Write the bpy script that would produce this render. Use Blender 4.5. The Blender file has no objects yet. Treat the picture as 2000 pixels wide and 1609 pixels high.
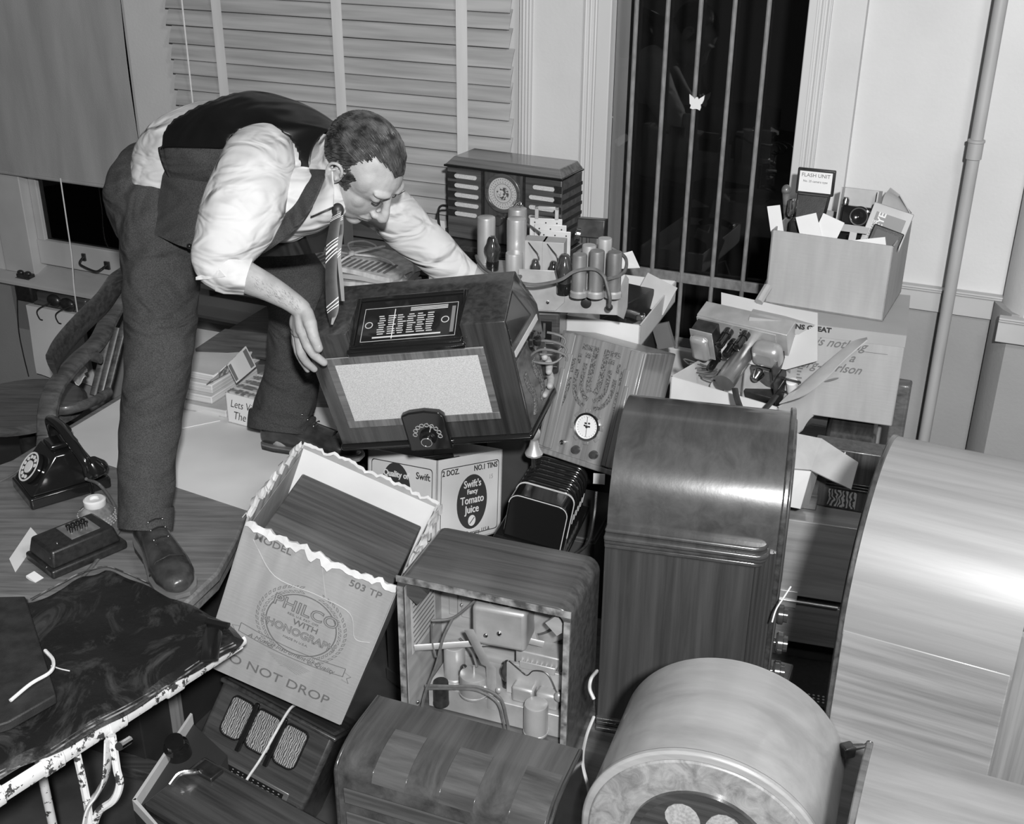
import bpy, bmesh, math, random
from mathutils import Vector, Matrix, Euler, noise
import numpy as np
random.seed(7)
SC = bpy.context.scene
COL = SC.collection
PI = math.pi
# ------------------------------------------------------------------ camera
FPX = 2264.0
CAM = Vector((0, 0, 2.19))
_p = math.radians(25.05); _a = math.radians(.475)
FW = Vector((0, math.cos(_p), -math.sin(_p)))
_u0 = Vector((0, math.sin(_p), math.cos(_p))); _r0 = Vector((1, 0, 0))
RT = math.cos(_a)*_r0 + math.sin(_a)*_u0
UP = -math.sin(_a)*_r0 + math.cos(_a)*_u0
cd = bpy.data.cameras.new('camera'); cam = bpy.data.objects.new('camera', cd); COL.objects.link(cam)
cd.sensor_width = 36; cd.sensor_fit = 'HORIZONTAL'; cd.lens = FPX/2000*36; cd.clip_start = .05
m3 = Matrix((RT, UP, -FW)).transposed()
cam.matrix_world = Matrix.Translation(CAM) @ m3.to_4x4()
SC.camera = cam
# ------------------------------------------------------------------ world, flash, exposure
w = bpy.data.worlds.new('world'); SC.world = w; w.use_nodes = True
w.node_tree.nodes['Background'].inputs[0].default_value = (1, 1, 1, 1)
w.node_tree.nodes['Background'].inputs[1].default_value = .05
def lamp(name, kind, loc, energy, size, target=None, **kw):
    l = bpy.data.lights.new(name, kind); l.energy = energy
    if kind == 'AREA': l.shape = 'DISK'; l.size = size
    else: l.shadow_soft_size = size
    for k, v in kw.items(): setattr(l, k, v)
    o = bpy.data.objects.new(name, l); COL.objects.link(o); o.location = loc
    if target: o.rotation_euler = (Vector(target)-Vector(loc)).to_track_quat('-Z', 'Y').to_euler()
    return o
lamp('camera_flash', 'POINT', (.14, -.45, 2.62), 560, .05)
lamp('ceiling_fill', 'AREA', (.9, .6, 2.95), 24, .5, (.3, 2.4, .8))  # added soft fill in place of ceiling bounce, no lamp seen there
SC.view_settings.view_transform = 'Standard'; SC.view_settings.look = 'None'
SC.view_settings.exposure = 0.0; SC.view_settings.gamma = 1; SC.view_settings.use_curve_mapping = False

# ------------------------------------------------------------------ placing helpers
def ray(px, py): return FW + RT*((px-1000)/FPX) - UP*((py-804.5)/FPX)
def at(px, py, Z): return CAM + ray(px, py)*Z
def onz(px, py, z):
    d = ray(px, py); return CAM + d*((z-CAM.z)/d.z)
WX = Vector((.913439, -.406975, 0)); WN = Vector((.406975, .913439, 0)); WC = 3.37694
def wall(s, n, z): return WX*s + WN*(WC+n) + Vector((0, 0, z))
def wpx(px, py, n=0):
    d = ray(px, py); P = CAM + d*((WC+n-WN.dot(CAM))/WN.dot(d)); return (P.dot(WX), P.z)
WALLM = Matrix.Translation(WN*WC) @ Matrix((WX, WN, Vector((0, 0, 1)))).transposed().to_4x4()
def rz(a): return Matrix.Rotation(math.radians(a), 4, 'Z')
def rx(a): return Matrix.Rotation(math.radians(a), 4, 'X')
def ry(a): return Matrix.Rotation(math.radians(a), 4, 'Y')
def T(*a): return Matrix.Translation(Vector(a))

# ------------------------------------------------------------------ materials
MATS = {}
def mat(name, v, v2=None, rough=.6, metal=0, coat=0, nscale=(6, 6, 6), detail=6, sharp=.5, bump=0, bscale=60, spec=.5, kind='noise', dist=0, lo=.35, hi=.65, bdist=.004, bdetail=4, bwarp=0):
    """grey surface whose base value wanders between v and v2 over a stretched noise"""
    if name in MATS: return MATS[name]
    m = bpy.data.materials.new(name); m.use_nodes = True; MATS[name] = m
    nt = m.node_tree; b = nt.nodes['Principled BSDF']
    b.inputs['Roughness'].default_value = rough; b.inputs['Metallic'].default_value = metal
    b.inputs['Coat Weight'].default_value = coat; b.inputs['Coat Roughness'].default_value = .12
    b.inputs['Specular IOR Level'].default_value = spec
    b.inputs['Base Color'].default_value = (v, v, v, 1)
    tc = nt.nodes.new('ShaderNodeTexCoord')
    if v2 is not None:
        mp = nt.nodes.new('ShaderNodeMapping'); mp.inputs['Scale'].default_value = nscale
        nt.links.new(tc.outputs['Object'], mp.inputs[0])
        if kind == 'wave':
            n = nt.nodes.new('ShaderNodeTexWave'); n.inputs['Scale'].default_value = 1; n.inputs['Distortion'].default_value = dist or 6
            n.inputs['Detail'].default_value = detail; n.inputs['Detail Scale'].default_value = 1.5
        else:
            n = nt.nodes.new('ShaderNodeTexNoise'); n.inputs['Scale'].default_value = 1; n.inputs['Detail'].default_value = detail
            n.inputs['Roughness'].default_value = sharp; n.inputs['Distortion'].default_value = dist
        nt.links.new(mp.outputs[0], n.inputs['Vector'])
        r = nt.nodes.new('ShaderNodeValToRGB'); r.color_ramp.elements[0].position = lo; r.color_ramp.elements[1].position = hi
        r.color_ramp.elements[0].color = (v, v, v, 1); r.color_ramp.elements[1].color = (v2, v2, v2, 1)
        nt.links.new(n.outputs['Fac'], r.inputs[0]); nt.links.new(r.outputs[0], b.inputs['Base Color'])
    if bump:
        n2 = nt.nodes.new('ShaderNodeTexNoise'); n2.inputs['Detail'].default_value = bdetail; n2.inputs['Distortion'].default_value = bwarp
        if isinstance(bscale, tuple):
            mp2 = nt.nodes.new('ShaderNodeMapping'); mp2.inputs['Scale'].default_value = bscale
            nt.links.new(tc.outputs['Object'], mp2.inputs[0]); nt.links.new(mp2.outputs[0], n2.inputs['Vector']); n2.inputs['Scale'].default_value = 1
        else:
            n2.inputs['Scale'].default_value = bscale; nt.links.new(tc.outputs['Object'], n2.inputs['Vector'])
        bp = nt.nodes.new('ShaderNodeBump'); bp.inputs['Strength'].default_value = bump; bp.inputs['Distance'].default_value = bdist
        nt.links.new(n2.outputs['Fac'], bp.inputs['Height']); nt.links.new(bp.outputs[0], b.inputs['Normal'])
    return m
def wood(name, v, v2, axis='x', rough=.38, coat=.3, fine=60, long=2.2, **k):
    s = {'x': (long, fine, fine), 'y': (fine, long, fine), 'z': (fine, fine, long)}[axis]
    return mat(name, v, v2, rough, coat=coat, nscale=s, detail=8, sharp=.62, dist=.35, bump=.05, bscale=tuple(q*2 for q in s), **k)
def glassmat(name, tint=1.0, rough=.0):
    m = bpy.data.materials.new(name); m.use_nodes = True; nt = m.node_tree; nt.nodes.clear()
    out = nt.nodes.new('ShaderNodeOutputMaterial'); mx = nt.nodes.new('ShaderNodeMixShader'); tr = nt.nodes.new('ShaderNodeBsdfTransparent')
    gl = nt.nodes.new('ShaderNodeBsdfGlossy'); fr = nt.nodes.new('ShaderNodeFresnel'); fr.inputs[0].default_value = 1.5
    tr.inputs[0].default_value = (tint, tint, tint, 1); gl.inputs['Roughness'].default_value = rough
    nt.links.new(fr.outputs[0], mx.inputs[0]); nt.links.new(tr.outputs[0], mx.inputs[1]); nt.links.new(gl.outputs[0], mx.inputs[2]); nt.links.new(mx.outputs[0], out.inputs[0])
    return m
GLASS = glassmat('window_glass_mat', .95); TUBEGLASS = glassmat('tube_glass_mat', .8)
W_UP = mat('upper_wall_paint', .52, .58, .7, nscale=(3, 3, 3), bump=.15, bscale=90)
W_LO = mat('lower_wall_paint', .27, .31, .7, nscale=(3, 3, 3), bump=.15, bscale=90)
TRIM = mat('trim_paint', .50, .56, .5, nscale=(4, 4, 1.5), bump=.05)
TRIM_L = mat('sash_paint', .42, .5, .5, nscale=(4, 4, 4), bump=.05)
SHADE = mat('shade_cloth', .30, .36, .9, nscale=(14, 3, 2.5), detail=4, bump=.25, bscale=300)
SLAT = mat('blind_slat_wood', .30, .44, .55, nscale=(2.2, 40, 40), detail=5)
TAPE = mat('blind_tape_cloth', .55, .62, .9, nscale=(30, 30, 4))
IRON = mat('bar_iron', .14, .22, .6, nscale=(60, 60, 30), bump=.2)
BLACKGLOSS = mat('black_bakelite', .010, rough=.12, coat=.6)
BLACKM = mat('black_crackle', .014, .024, .38, nscale=(80, 80, 80), bump=.1, bscale=500)
NIGHT = mat('night_black', .004, .007, .95, nscale=(5, 5, 5))  # near-black colour for the night behind the panes
PAPER = mat('white_paper', .66, .74, .8, nscale=(5, 5, 5), bump=.05, bscale=40)
PAPER2 = mat('grey_paper', .42, .52, .8, nscale=(9, 9, 9), bump=.05)
BLOT = mat('blotter_paper', .60, .70, .8, nscale=(4, 4, 4), detail=3, bump=.06, bscale=12)
INK = mat('black_ink', .02, rough=.6)
INKG = mat('grey_ink', .16, rough=.7)
WHITEINK = mat('white_ink', .75, rough=.6)
CARD = mat('kraft_cardboard', .33, .38, .85, nscale=(30, 30, 5), detail=5, bump=.12, bscale=(20, 20, 160))
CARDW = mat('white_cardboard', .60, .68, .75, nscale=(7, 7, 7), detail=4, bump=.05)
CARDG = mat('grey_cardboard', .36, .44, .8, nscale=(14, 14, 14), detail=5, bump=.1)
CARDIN = mat('torn_cardboard', .52, .64, .9, nscale=(18, 18, 30), detail=6, bump=.4, bscale=60)
OAK = wood('oak_top', .115, .20, 'x', rough=.45, coat=.1, fine=70, long=5)
OAKD = wood('worn_oak_arm', .06, .15, 'x', rough=.4, coat=.3, fine=50, long=5)
WAL = wood('walnut_dark', .030, .075, 'x', fine=80)
WALZ = wood('walnut_dark_upright', .030, .075, 'z', fine=80)
WALM = wood('walnut_mid', .048, .105, 'x', rough=.3, coat=.35)
WALMZ = wood('walnut_mid_upright', .06, .125, 'z', rough=.3, coat=.35)
WALMY = wood('walnut_mid_cross', .075, .15, 'y', rough=.26, coat=.5, fine=30, long=1.5)
WALY = wood('walnut_dark_cross', .025, .06, 'y', rough=.25, coat=.5)
LITE = wood('blond_veneer', .24, .37, 'x', rough=.33, coat=.35, fine=70, long=1.8)
LITEY = wood('pale_maple', .20, .30, 'y', rough=.33, coat=.35, fine=22, long=1.3)
LITEZ = wood('blond_veneer_upright', .16, .27, 'z', rough=.4, coat=.2)
CHROME = mat('bright_metal', .75, rough=.16, metal=1)
ALU = mat('dull_aluminium', .42, .58, .36, metal=.5, nscale=(9, 9, 9), detail=5, bump=.05)
CHAS = mat('cadmium_chassis', .38, .54, .42, metal=.45, nscale=(14, 14, 14), detail=6, bump=.08, bscale=40)
DARKMET = mat('dark_metal', .05, .09, .35, metal=.7, nscale=(40, 40, 40))
RUB = mat('rubber_cord', .09, .13, .55, nscale=(60, 60, 60))
CLOTHLT = mat('speaker_cloth', .40, .58, .9, nscale=(380, 380, 900), detail=1, bump=.15, bscale=700)
LEATH = mat('worn_black_leather', .010, .085, .34, nscale=(11, 7, 9), detail=10, sharp=.7, lo=.5, hi=.78, bump=.35, bscale=60, dist=1.2)
STRING = mat('white_string', .6, .7, .9, nscale=(90, 90, 90))
CHIP = mat('chipped_white_enamel', .05, .66, .45, nscale=(38, 38, 38), detail=7, sharp=.7, lo=.425, hi=.44, bump=.2)
FLOORM = mat('dark_linoleum', .035, .06, .6, nscale=(8, 8, 8), bump=.05)

# ------------------------------------------------------------------ mesh builder
class MB:
    def __init__(s): s.bm = bmesh.new()
    def _add(s, vs, fs):
        vv = [s.bm.verts.new(v) for v in vs]
        for f in fs:
            try: s.bm.faces.new([vv[i] for i in f])
            except ValueError: pass
        return s
    def box(s, c, d, M=None):
        x, y, z = [q/2 for q in d]; c = Vector(c)
        vs = [Vector((i*x, j*y, k*z)) for i in (-1, 1) for j in (-1, 1) for k in (-1, 1)]
        vs = [c + ((M @ v) if M else v) for v in vs]
        return s._add(vs, [(0, 1, 3, 2), (4, 6, 7, 5), (0, 4, 5, 1), (2, 3, 7, 6), (0, 2, 6, 4), (1, 5, 7, 3)])
    def bx(s, x0, x1, y0, y1, z0, z1): return s.box(((x0+x1)/2, (y0+y1)/2, (z0+z1)/2), (abs(x1-x0), abs(y1-y0), abs(z1-z0)))
    def prism(s, poly, ax, a, b, M=None):
        """2D polygon extruded along axis; poly coords are the two other axes in order"""
        def P(p, q, t):
            v = {'x': (t, p, q), 'y': (p, t, q), 'z': (p, q, t)}[ax]; v = Vector(v)
            return M @ v if M else v
        n = len(poly); vs = [P(p, q, a) for p, q in poly] + [P(p, q, b) for p, q in poly]
        fs = [tuple(range(n)), tuple(range(2*n-1, n-1, -1))] + [(i, i+n, (i+1) % n+n, (i+1) % n) for i in range(n)]
        return s._add(vs, fs)
    def tube(s, pts, r, n=8, cap=True, flat=None):
        """swept tube; r number or list; flat=(ratio, dirvector) squashes the section"""
        pts = [Vector(p) for p in pts]; k = len(pts)
        rs = r if isinstance(r, (list, tuple)) else [r]*k
        rings = []; u = None
        for i, p in enumerate(pts):
            t = (pts[min(i+1, k-1)] - pts[max(i-1, 0)]).normalized()
            if u is None:
                u = Vector((0, 0, 1)) if abs(t.z) < .9 else Vector((1, 0, 0))
                if flat: u = Vector(flat[1])
            u = (u - t*u.dot(t)).normalized(); v = t.cross(u)
            ri = rs[i]; ra, rb = (ri if isinstance(ri, (tuple, list)) else (ri, ri))
            if flat and not isinstance(ri, (tuple, list)): ra = ri*flat[0]
            rings.append([p + u*ra*math.cos(2*PI*j/n) + v*rb*math.sin(2*PI*j/n) for j in range(n)])
        vs = [q for R in rings for q in R]
        fs = [(i*n+j, i*n+(j+1) % n, (i+1)*n+(j+1) % n, (i+1)*n+j) for i in range(k-1) for j in range(n)]
        if cap: fs += [tuple(range(n-1, -1, -1)), tuple((k-1)*n+j for j in range(n))]
        return s._add(vs, fs)
    def cyl(s, p0, p1, r0, r1=None, n=20): return s.tube([p0, p1], [r0, r0 if r1 is None else r1], n)
    def lathe(s, prof, n=24, M=None):
        vs = []; M = M or Matrix.Identity(4)
        for r, z in prof:
            for j in range(n): vs.append(M @ Vector((r*math.cos(2*PI*j/n), r*math.sin(2*PI*j/n), z)))
        k = len(prof)
        fs = [(i*n+j, i*n+(j+1) % n, (i+1)*n+(j+1) % n, (i+1)*n+j) for i in range(k-1) for j in range(n)]
        fs += [tuple(range(n-1, -1, -1)), tuple((k-1)*n+j for j in range(n))]
        return s._add(vs, fs)
    def ell(s, c, r, M=None, n=20, m=14):
        vs = []; c = Vector(c)
        for i in range(1, m):
            for j in range(n):
                a, b = PI*i/m, 2*PI*j/n
                v = Vector((r[0]*math.sin(a)*math.cos(b), r[1]*math.sin(a)*math.sin(b), r[2]*math.cos(a)))
                vs.append(c + ((M @ v) if M else v))
        top = Vector((0, 0, r[2])); vs += [c + ((M @ top) if M else top), c - ((M @ top) if M else top)]
        fs = [(i*n+j, (i+1)*n+j, (i+1)*n+(j+1) % n, i*n+(j+1) % n) for i in range(m-2) for j in range(n)]
        a, b = len(vs)-2, len(vs)-1
        fs += [(a, j, (j+1) % n) for j in range(n)] + [(b, (m-2)*n+(j+1) % n, (m-2)*n+j) for j in range(n)]
        return s._add(vs, fs)
    def loop(s, c, M, rout, rin, h, n=32, ky=1):
        """flat ring of rectangular section, normal = local z of M"""
        vs = []
        for r, z in ((rout, 0), (rout, h), (rin, h), (rin, 0)):
            for j in range(n): vs.append(Vector(c) + M @ Vector((r*math.cos(2*PI*j/n), ky*r*math.sin(2*PI*j/n), z)))
        return s._add(vs, [(i*n+j, i*n+(j+1) % n, ((i+1) % 4)*n+(j+1) % n, ((i+1) % 4)*n+j) for i in range(4) for j in range(n)])
    def sheet(s, rows, th=.0008):
        """grid of points turned into a thin solid sheet"""
        R, K = len(rows), len(rows[0]); top = []; bot = []
        for i in range(R):
            for j in range(K):
                p = Vector(rows[i][j]); du = Vector(rows[i][min(j+1, K-1)])-Vector(rows[i][max(j-1, 0)]); dv = Vector(rows[min(i+1, R-1)][j])-Vector(rows[max(i-1, 0)][j])
                nn = du.cross(dv).normalized(); top.append(p+nn*th/2); bot.append(p-nn*th/2)
        n = R*K; fs = []
        for i in range(R-1):
            for j in range(K-1):
                a, b, c, d = i*K+j, i*K+j+1, (i+1)*K+j+1, (i+1)*K+j
                fs += [(a, b, c, d), (n+d, n+c, n+b, n+a)]
        for i in range(R-1):
            for j in (0, K-1):
                a, d = i*K+j, (i+1)*K+j; fs.append((a, d, n+d, n+a) if j == 0 else (d, a, n+a, n+d))
        for j in range(K-1):
            for i in (0, R-1):
                a, b = i*K+j, i*K+j+1; fs.append((b, a, n+a, n+b) if i == 0 else (a, b, n+b, n+a))
        return s._add(top+bot, fs)
    def build(s, name, m, parent=None, bevel=0, ang=35, M=None, seg=2, mods=None):
        bm = s.bm
        bmesh.ops.recalc_face_normals(bm, faces=bm.faces)
        if M: bm.transform(M)
        for e in bm.edges:
            if len(e.link_faces) == 2 and e.calc_face_angle(0) > math.radians(ang): e.smooth = False
        for f in bm.faces: f.smooth = True
        me = bpy.data.meshes.new(name); bm.to_mesh(me); bm.free()
        o = bpy.data.objects.new(name, me); COL.objects.link(o)
        if m: me.materials.append(m)
        if parent: o.parent = parent
        if bevel:
            b = o.modifiers.new('bevel', 'BEVEL'); b.width = bevel; b.segments = seg; b.limit_method = 'ANGLE'; b.angle_limit = math.radians(35)
            b.harden_normals = False
        return o
def tag(o, label=None, cat=None, group=None, kind=None):
    if label: o['label'] = label
    if cat: o['category'] = cat
    if group: o['group'] = group
    if kind: o['kind'] = kind
    return o
def thing(name, label, cat, M=None, group=None):
    o = bpy.data.objects.new(name, None); COL.objects.link(o); o.empty_display_size = .05
    if M is not None: o.matrix_world = M
    return tag(o, label, cat, group)
def struct(name, mb, m, M=None, bevel=0):
    o = mb.build(name, m, None, bevel)
    if M is not None: o.matrix_world = M
    return tag(o, kind='structure')
def copy_tree(o, parent=None):
    c = o.copy(); COL.objects.link(c)
    if parent: c.parent = parent
    for ch in list(o.children): copy_tree(ch, c)
    return c
def text(s, size, M, m, parent, name='lettering', shear=0, sx=1, ext=.0004, bold=0, align='CENTER', label=None, space=1):
    """built-in font lettering turned into a thin mesh; M places it, text in local xy"""
    cu = bpy.data.curves.new('txt', 'FONT'); cu.body = s; cu.size = size; cu.shear = shear; cu.extrude = ext; cu.offset = bold
    cu.align_x = align; cu.align_y = 'CENTER'; cu.resolution_u = 3; cu.space_character = space; cu.space_line = .95
    t = bpy.data.objects.new('txt', cu); COL.objects.link(t); bpy.context.view_layer.update()
    dg = bpy.context.evaluated_depsgraph_get(); me = bpy.data.meshes.new_from_object(t.evaluated_get(dg))
    bpy.data.objects.remove(t); bpy.data.curves.remove(cu)
    me.transform(M @ Matrix.Diagonal((sx, 1, 1, 1))); me.name = name
    me.materials.clear(); me.materials.append(m)
    o = bpy.data.objects.new(name, me); COL.objects.link(o); o.parent = parent
    if label: o['label'] = label
    return o
FRONT = rx(90)          # text plane facing local -y
def arcpts(cx, cy, r, a0, a1, n, k=1): return [(cx+r*math.cos(math.radians(a0+(a1-a0)*i/n)), cy+k*r*math.sin(math.radians(a0+(a1-a0)*i/n))) for i in range(n+1)]
def smooth_pts(pts, n=6):
    """Catmull-Rom through points"""
    P = [Vector(p) for p in pts]; P = [P[0]*2-P[1]] + P + [P[-1]*2-P[-2]]; out = []
    for i in range(1, len(P)-2):
        for k in range(n):
            t = k/n; a, b, c, d = P[i-1:i+3]
            out.append(.5*((2*b) + (c-a)*t + (2*a-5*b+4*c-d)*t*t + (3*b-a-3*c+d)*t**3))
    out.append(P[-2]); return out
def cord(name, label, pts, r, m, cat='cord', group=None, n=6):
    o = MB().tube(smooth_pts(pts), r, n).build(name, m); return tag(o, label, cat, group)
def remesh(o, vox, smooth=0, mats=None):
    md = o.modifiers.new('remesh', 'REMESH'); md.mode = 'VOXEL'; md.voxel_size = vox; md.use_smooth_shade = True
    if smooth:
        sm = o.modifiers.new('smooth', 'SMOOTH'); sm.iterations = smooth; sm.factor = .5
    return o
# ================================================================== SETTING
F = MB().bx(-6, 5, -3, 7, -.05, 0); struct('floor', F, FLOORM)
# wall with three window openings, in wall frame (s, n, z)
H = 3.05
wb = MB()
def wseg(s0, s1, z0, z1, n0=0, n1=.16, b=wb): b.bx(s0, s1, n0, n1, z0, z1)
wseg(-6, -3.82, .62, H); wseg(-3.82, -3.02, 2.5, H); wseg(-3.82, -3.02, .40, .66)
wseg(-3.02, -2.78, .62, H); wseg(-2.78, -1.49, 2.5, H); wseg(-1.49, -1.19, .62, H)
wseg(-1.19, -.61, 2.6, H); wseg(-.61, -.473, .62, H); wseg(-2.78, -1.49, .6, .7)
struct('wall_back', wb, W_UP, WALLM)
wl = MB(); wseg(-6, -.473, 0, .62, b=wl); struct('wall_lower', wl, W_LO, WALLM)
wr = MB(); wseg(-.473, 3, 1.05, H, .035, .2, wr); struct('wall_right', wr, W_UP, WALLM)
wr2 = MB(); wseg(-.473, 3, 0, 1.05, .035, .2, wr2); struct('wall_lower_right', wr2, W_LO, WALLM)
wp = MB().prism([(.03, -.07), (.06, -.10), (1.2, -.10), (1.2, .05), (.0, .05), (.0, -.0)], 'z', 1.09, H); struct('wall_pier', wp, W_UP, WALLM)
wp2 = MB().prism([(.005, -.06), (.03, -.09), (1.2, -.09), (1.2, .05), (-.02, .05), (-.02, -.0)], 'z', 0, 1.10); struct('wall_pier_lower', wp2, W_LO, WALLM)
def rail(name, s0, s1, zt, n0):
    m = MB(); m.bx(s0, s1, n0-.016, n0, zt-.074, zt-.012); m.bx(s0, s1, n0-.024, n0, zt-.014, zt-.007); m.bx(s0, s1, n0-.03, n0, zt-.006, zt)
    return struct(name, m, mat('rail_paint', .40, .46, .6), WALLM, .002)
rail('trim_1', -.473, .01, 1.112, .035); rail('trim_2', -.0, 1.2, 1.098, -.10)
def mould(name, s, z0=.62, z1=H, w_=.045, n=-.012):
    m = MB(); m.bx(s-w_/2, s+w_/2, n, 0, z0, z1)
    for k in (-.35, 0, .35): m.cyl((s+k*w_, n, z0), (s+k*w_, n, z1), .005, n=8)
    return struct(name, m, TRIM, WALLM)
mould('trim_3', -1.255, .62); mould('trim_4', -.585, .6); mould('trim_5', -1.46, .9, w_=.03)
tm = MB(); tm.bx(-1.235, -1.19, -.016, .1, .78, H); tm.bx(-.625, -.60, -.016, .1, .78, H); struct('trim_6', tm, TRIM, WALLM, .003)
# window 3: barred pane
s_ = MB(); s_.bx(-1.19, -.61, .0, .11, .62, .80); struct('window_3', s_, TRIM, WALLM, .004)
def child(mb, name, m, parent, bevel=0):
    o = mb.build(name, m, parent, bevel); return o
W3 = bpy.data.objects['window_3']
child(MB().bx(-1.188, -.612, .024, .028, .80, 2.6), 'glass', GLASS, W3)
WB = thing('window_bars', 'upright iron bars with a flat cross rail over the tall dark window', 'window bars', WALLM)
NB = .008
for px in (1223, 1280, 1339.5, 1401, 1463):
    s0, _ = wpx(px, 420, NB)
    MB().cyl((s0, NB, .80), (s0, NB, 2.6), .0068, n=12).build('bar', IRON, WB)
zc = wpx(1380, 549, NB)[1]
MB().bx(-1.189, -.611, NB-.006, NB+.006, zc-.016, zc+.016).build('cross_rail', IRON, WB, .002)
# eagle emblem on the middle bar
se, ze = wpx(1360, 200, -.006)
ep = [(-.5, .5), (-.38, .42), (-.2, .3), (-.12, .2), (-.06, .32), (.04, .36), (.1, .28), (.14, .2), (.24, .3), (.42, .42), (.52, .5), (.5, .2), (.4, -.05), (.3, -.12), (.34, -.3), (.28, -.5), (.1, -.42), (-.05, -.42), (-.2, -.46), (-.4, -.4), (-.34, -.2), (-.44, -.1), (-.46, .1)]
tag(MB().prism([(se+a*.044, ze+b*.044) for a, b in ep], 'y', -.008, -.003, WALLM).build('eagle_emblem', mat('white_enamel_emblem', .75, rough=.5)), 'small white winged bird emblem fixed to the middle window bar', 'emblem')
# added dark box behind the windows, standing in for the night
nt_ = MB(); nt_.bx(-6, 3, 1.2, 1.3, -.1, 4); struct('wall_night_backdrop', nt_, NIGHT, WALLM)
nt_ = MB(); nt_.bx(-6, 3, .17, 1.2, -.1, 0); nt_.bx(-6, 3, .16, 1.3, H, H+.1); nt_.bx(-6.1, -6, .1, 1.3, 0, H); nt_.bx(3, 3.1, .1, 1.3, 0, H); struct('wall_night_box', nt_, NIGHT, WALLM)
# window 1 (left) with roller shade
m1 = MB(); m1.bx(-3.82, -3.66, -.01, .09, .66, 2.5); m1.bx(-3.66, -3.02, .03, .07, .70, .805); m1.bx(-3.66, -3.62, .035, .075, .80, 2.5); m1.bx(-3.06, -3.02, .03, .07, .80, 2.5)
W1 = struct('window_1', m1, TRIM_L, WALLM, .004)
child(MB().bx(-3.63, -3.05, .052, .056, .80, 2.5), 'glass', GLASS, W1)
rb = MB()
for i in range(4): rb.cyl((-3.55+i*.14, .13, .70), (-3.55+i*.14, .13, 2.5), .007, n=8)
tag(rb.build('window_guard', mat('dim_iron', .06, rough=.7)), 'dark window guard bars behind the left pane', 'window guard').matrix_world = WALLM
sl = MB(); sl.prism([(-.075, .655), (-.085, .648), (-.085, .636), (-.07, .628), (-.03, .622), (-.02, .60), (0, .59), (.1, .60), (.1, .70), (.0, .66)], 'x', -6, -3.0)
struct('trim_7', sl, TRIM_L, WALLM)
sl = MB(); sl.prism([(-.06, .655), (-.07, .648), (-.07, .636), (-.05, .628), (-.02, .622), (-.01, .60), (0, .59), (.1, .60), (.1, .70), (.0, .66)], 'x', -3.0, -1.2)
sl.bx(-3.0, -1.2, -.02, 0, .50, .535); struct('trim_8', sl, TRIM_L, WALLM)
s0, z0 = wpx(26, 339, -.03); s1, z1 = wpx(276, 366, -.03)
rows = []
for i in range(30):
    z = z0-.0 + (2.6-z0)*(i/29)
    rows.append([(s, -.03+.004*math.sin(z*9+s*3)+.0025*math.sin(s*23), z) for s in np.linspace(-3.95, -3.008, 24)])
sh = thing('roller_blind', 'tan cloth roller shade drawn down over the left window', 'window shade', WALLM)
MB().sheet(rows, .002).build('shade_cloth', SHADE, sh)
MB().cyl((-3.95, -.03, z0), (-3.008, -.03, z0), .008, n=10).build('hem_bar', SHADE, sh)
q = [wpx(118, 348, -.045), wpx(130, 430, -.045), wpx(140, 500, -.045), wpx(150, 560, -.08), wpx(157, 610, -.08)]
MB().tube(smooth_pts([(a, -.045 if i < 3 else -.095, b) for i, (a, b) in enumerate(q)]), .0028, 6).build('pull_cord', STRING, sh)
# sash lift
a, b = wpx(155, 508, .0), wpx(200, 520, .0)
hz = thing('sash_lift', 'dark bent metal sash lift on the left window rail', 'handle', WALLM)
MB().tube(smooth_pts([(a[0], .03, a[1]+.01), (a[0]+.004, -.005, a[1]-.01), (a[0]+.03, -.012, a[1]-.02), (b[0]-.03, -.012, b[1]-.022), (b[0]-.004, -.005, b[1]-.012), (b[0], .03, b[1])]), .005, 8).build('grip', DARKMET, hz)
MB().bx(a[0]-.008, a[0]+.008, .022, .031, a[1]-.01, a[1]+.02).build('mounting_plate', DARKMET, hz)
MB().bx(b[0]-.012, b[0]+.012, .022, .031, b[1]-.02, b[1]+.012).build('mounting_plate', DARKMET, hz)
# window 2: blinds
m2 = MB(); m2.bx(-2.78, -2.72, .04, .09, .7, 2.5); m2.bx(-1.55, -1.49, .04, .09, .7, 2.5); m2.bx(-2.78, -1.49, .04, .09, .7, .78)
W2 = struct('window_2', m2, TRIM, WALLM, .004)
child(MB().bx(-2.73, -1.54, .063, .067, .77, 2.5), 'glass', GLASS, W2)
VB = thing('venetian_blind', 'wooden slat blind with cloth tapes hanging in the middle window', 'blind', WALLM)
sb = MB(); pitch = .0545; zz = .80; i = 0; rnd = random.Random(3)
while zz < 2.4:
    tl = math.radians(66+rnd.uniform(-5, 5)); sg = rnd.uniform(-.004, .004)
    for (sa, sc) in ((-2.80, -1.50),):
        hw = .031; prof = [(-hw*math.cos(tl), -hw*math.sin(tl)), (0, .0022), (hw*math.cos(tl), hw*math.sin(tl))]
        dz = zz+sg
        n0 = -.035
        sb.prism([(n0-hw*math.cos(tl), dz-hw*math.sin(tl)), (n0-.003, dz), (n0+hw*math.cos(tl), dz+hw*math.sin(tl)), (n0+hw*math.cos(tl)+.002, dz+hw*math.sin(tl)-.002), (n0+.001, dz-.002), (n0-hw*math.cos(tl)+.002, dz-hw*math.sin(tl)-.002)], 'x', sa+rnd.uniform(-.004, .004), sc+rnd.uniform(-.004, .004))
    zz += pitch
sb.build('slats', SLAT, VB)
for px in (429, 660, 901):
    s0, _ = wpx(px, 100, -.06)
    MB().bx(s0-.019, s0+.019, -.058, -.056, .76, 2.45).build('ladder_tape', TAPE, VB)
s0, _ = wpx(366, 110, -.07)
MB().cyl((s0, -.068, 1.2), (s0, -.068, 2.45), .003, n=6).build('lift_cord', STRING, VB)
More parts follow.
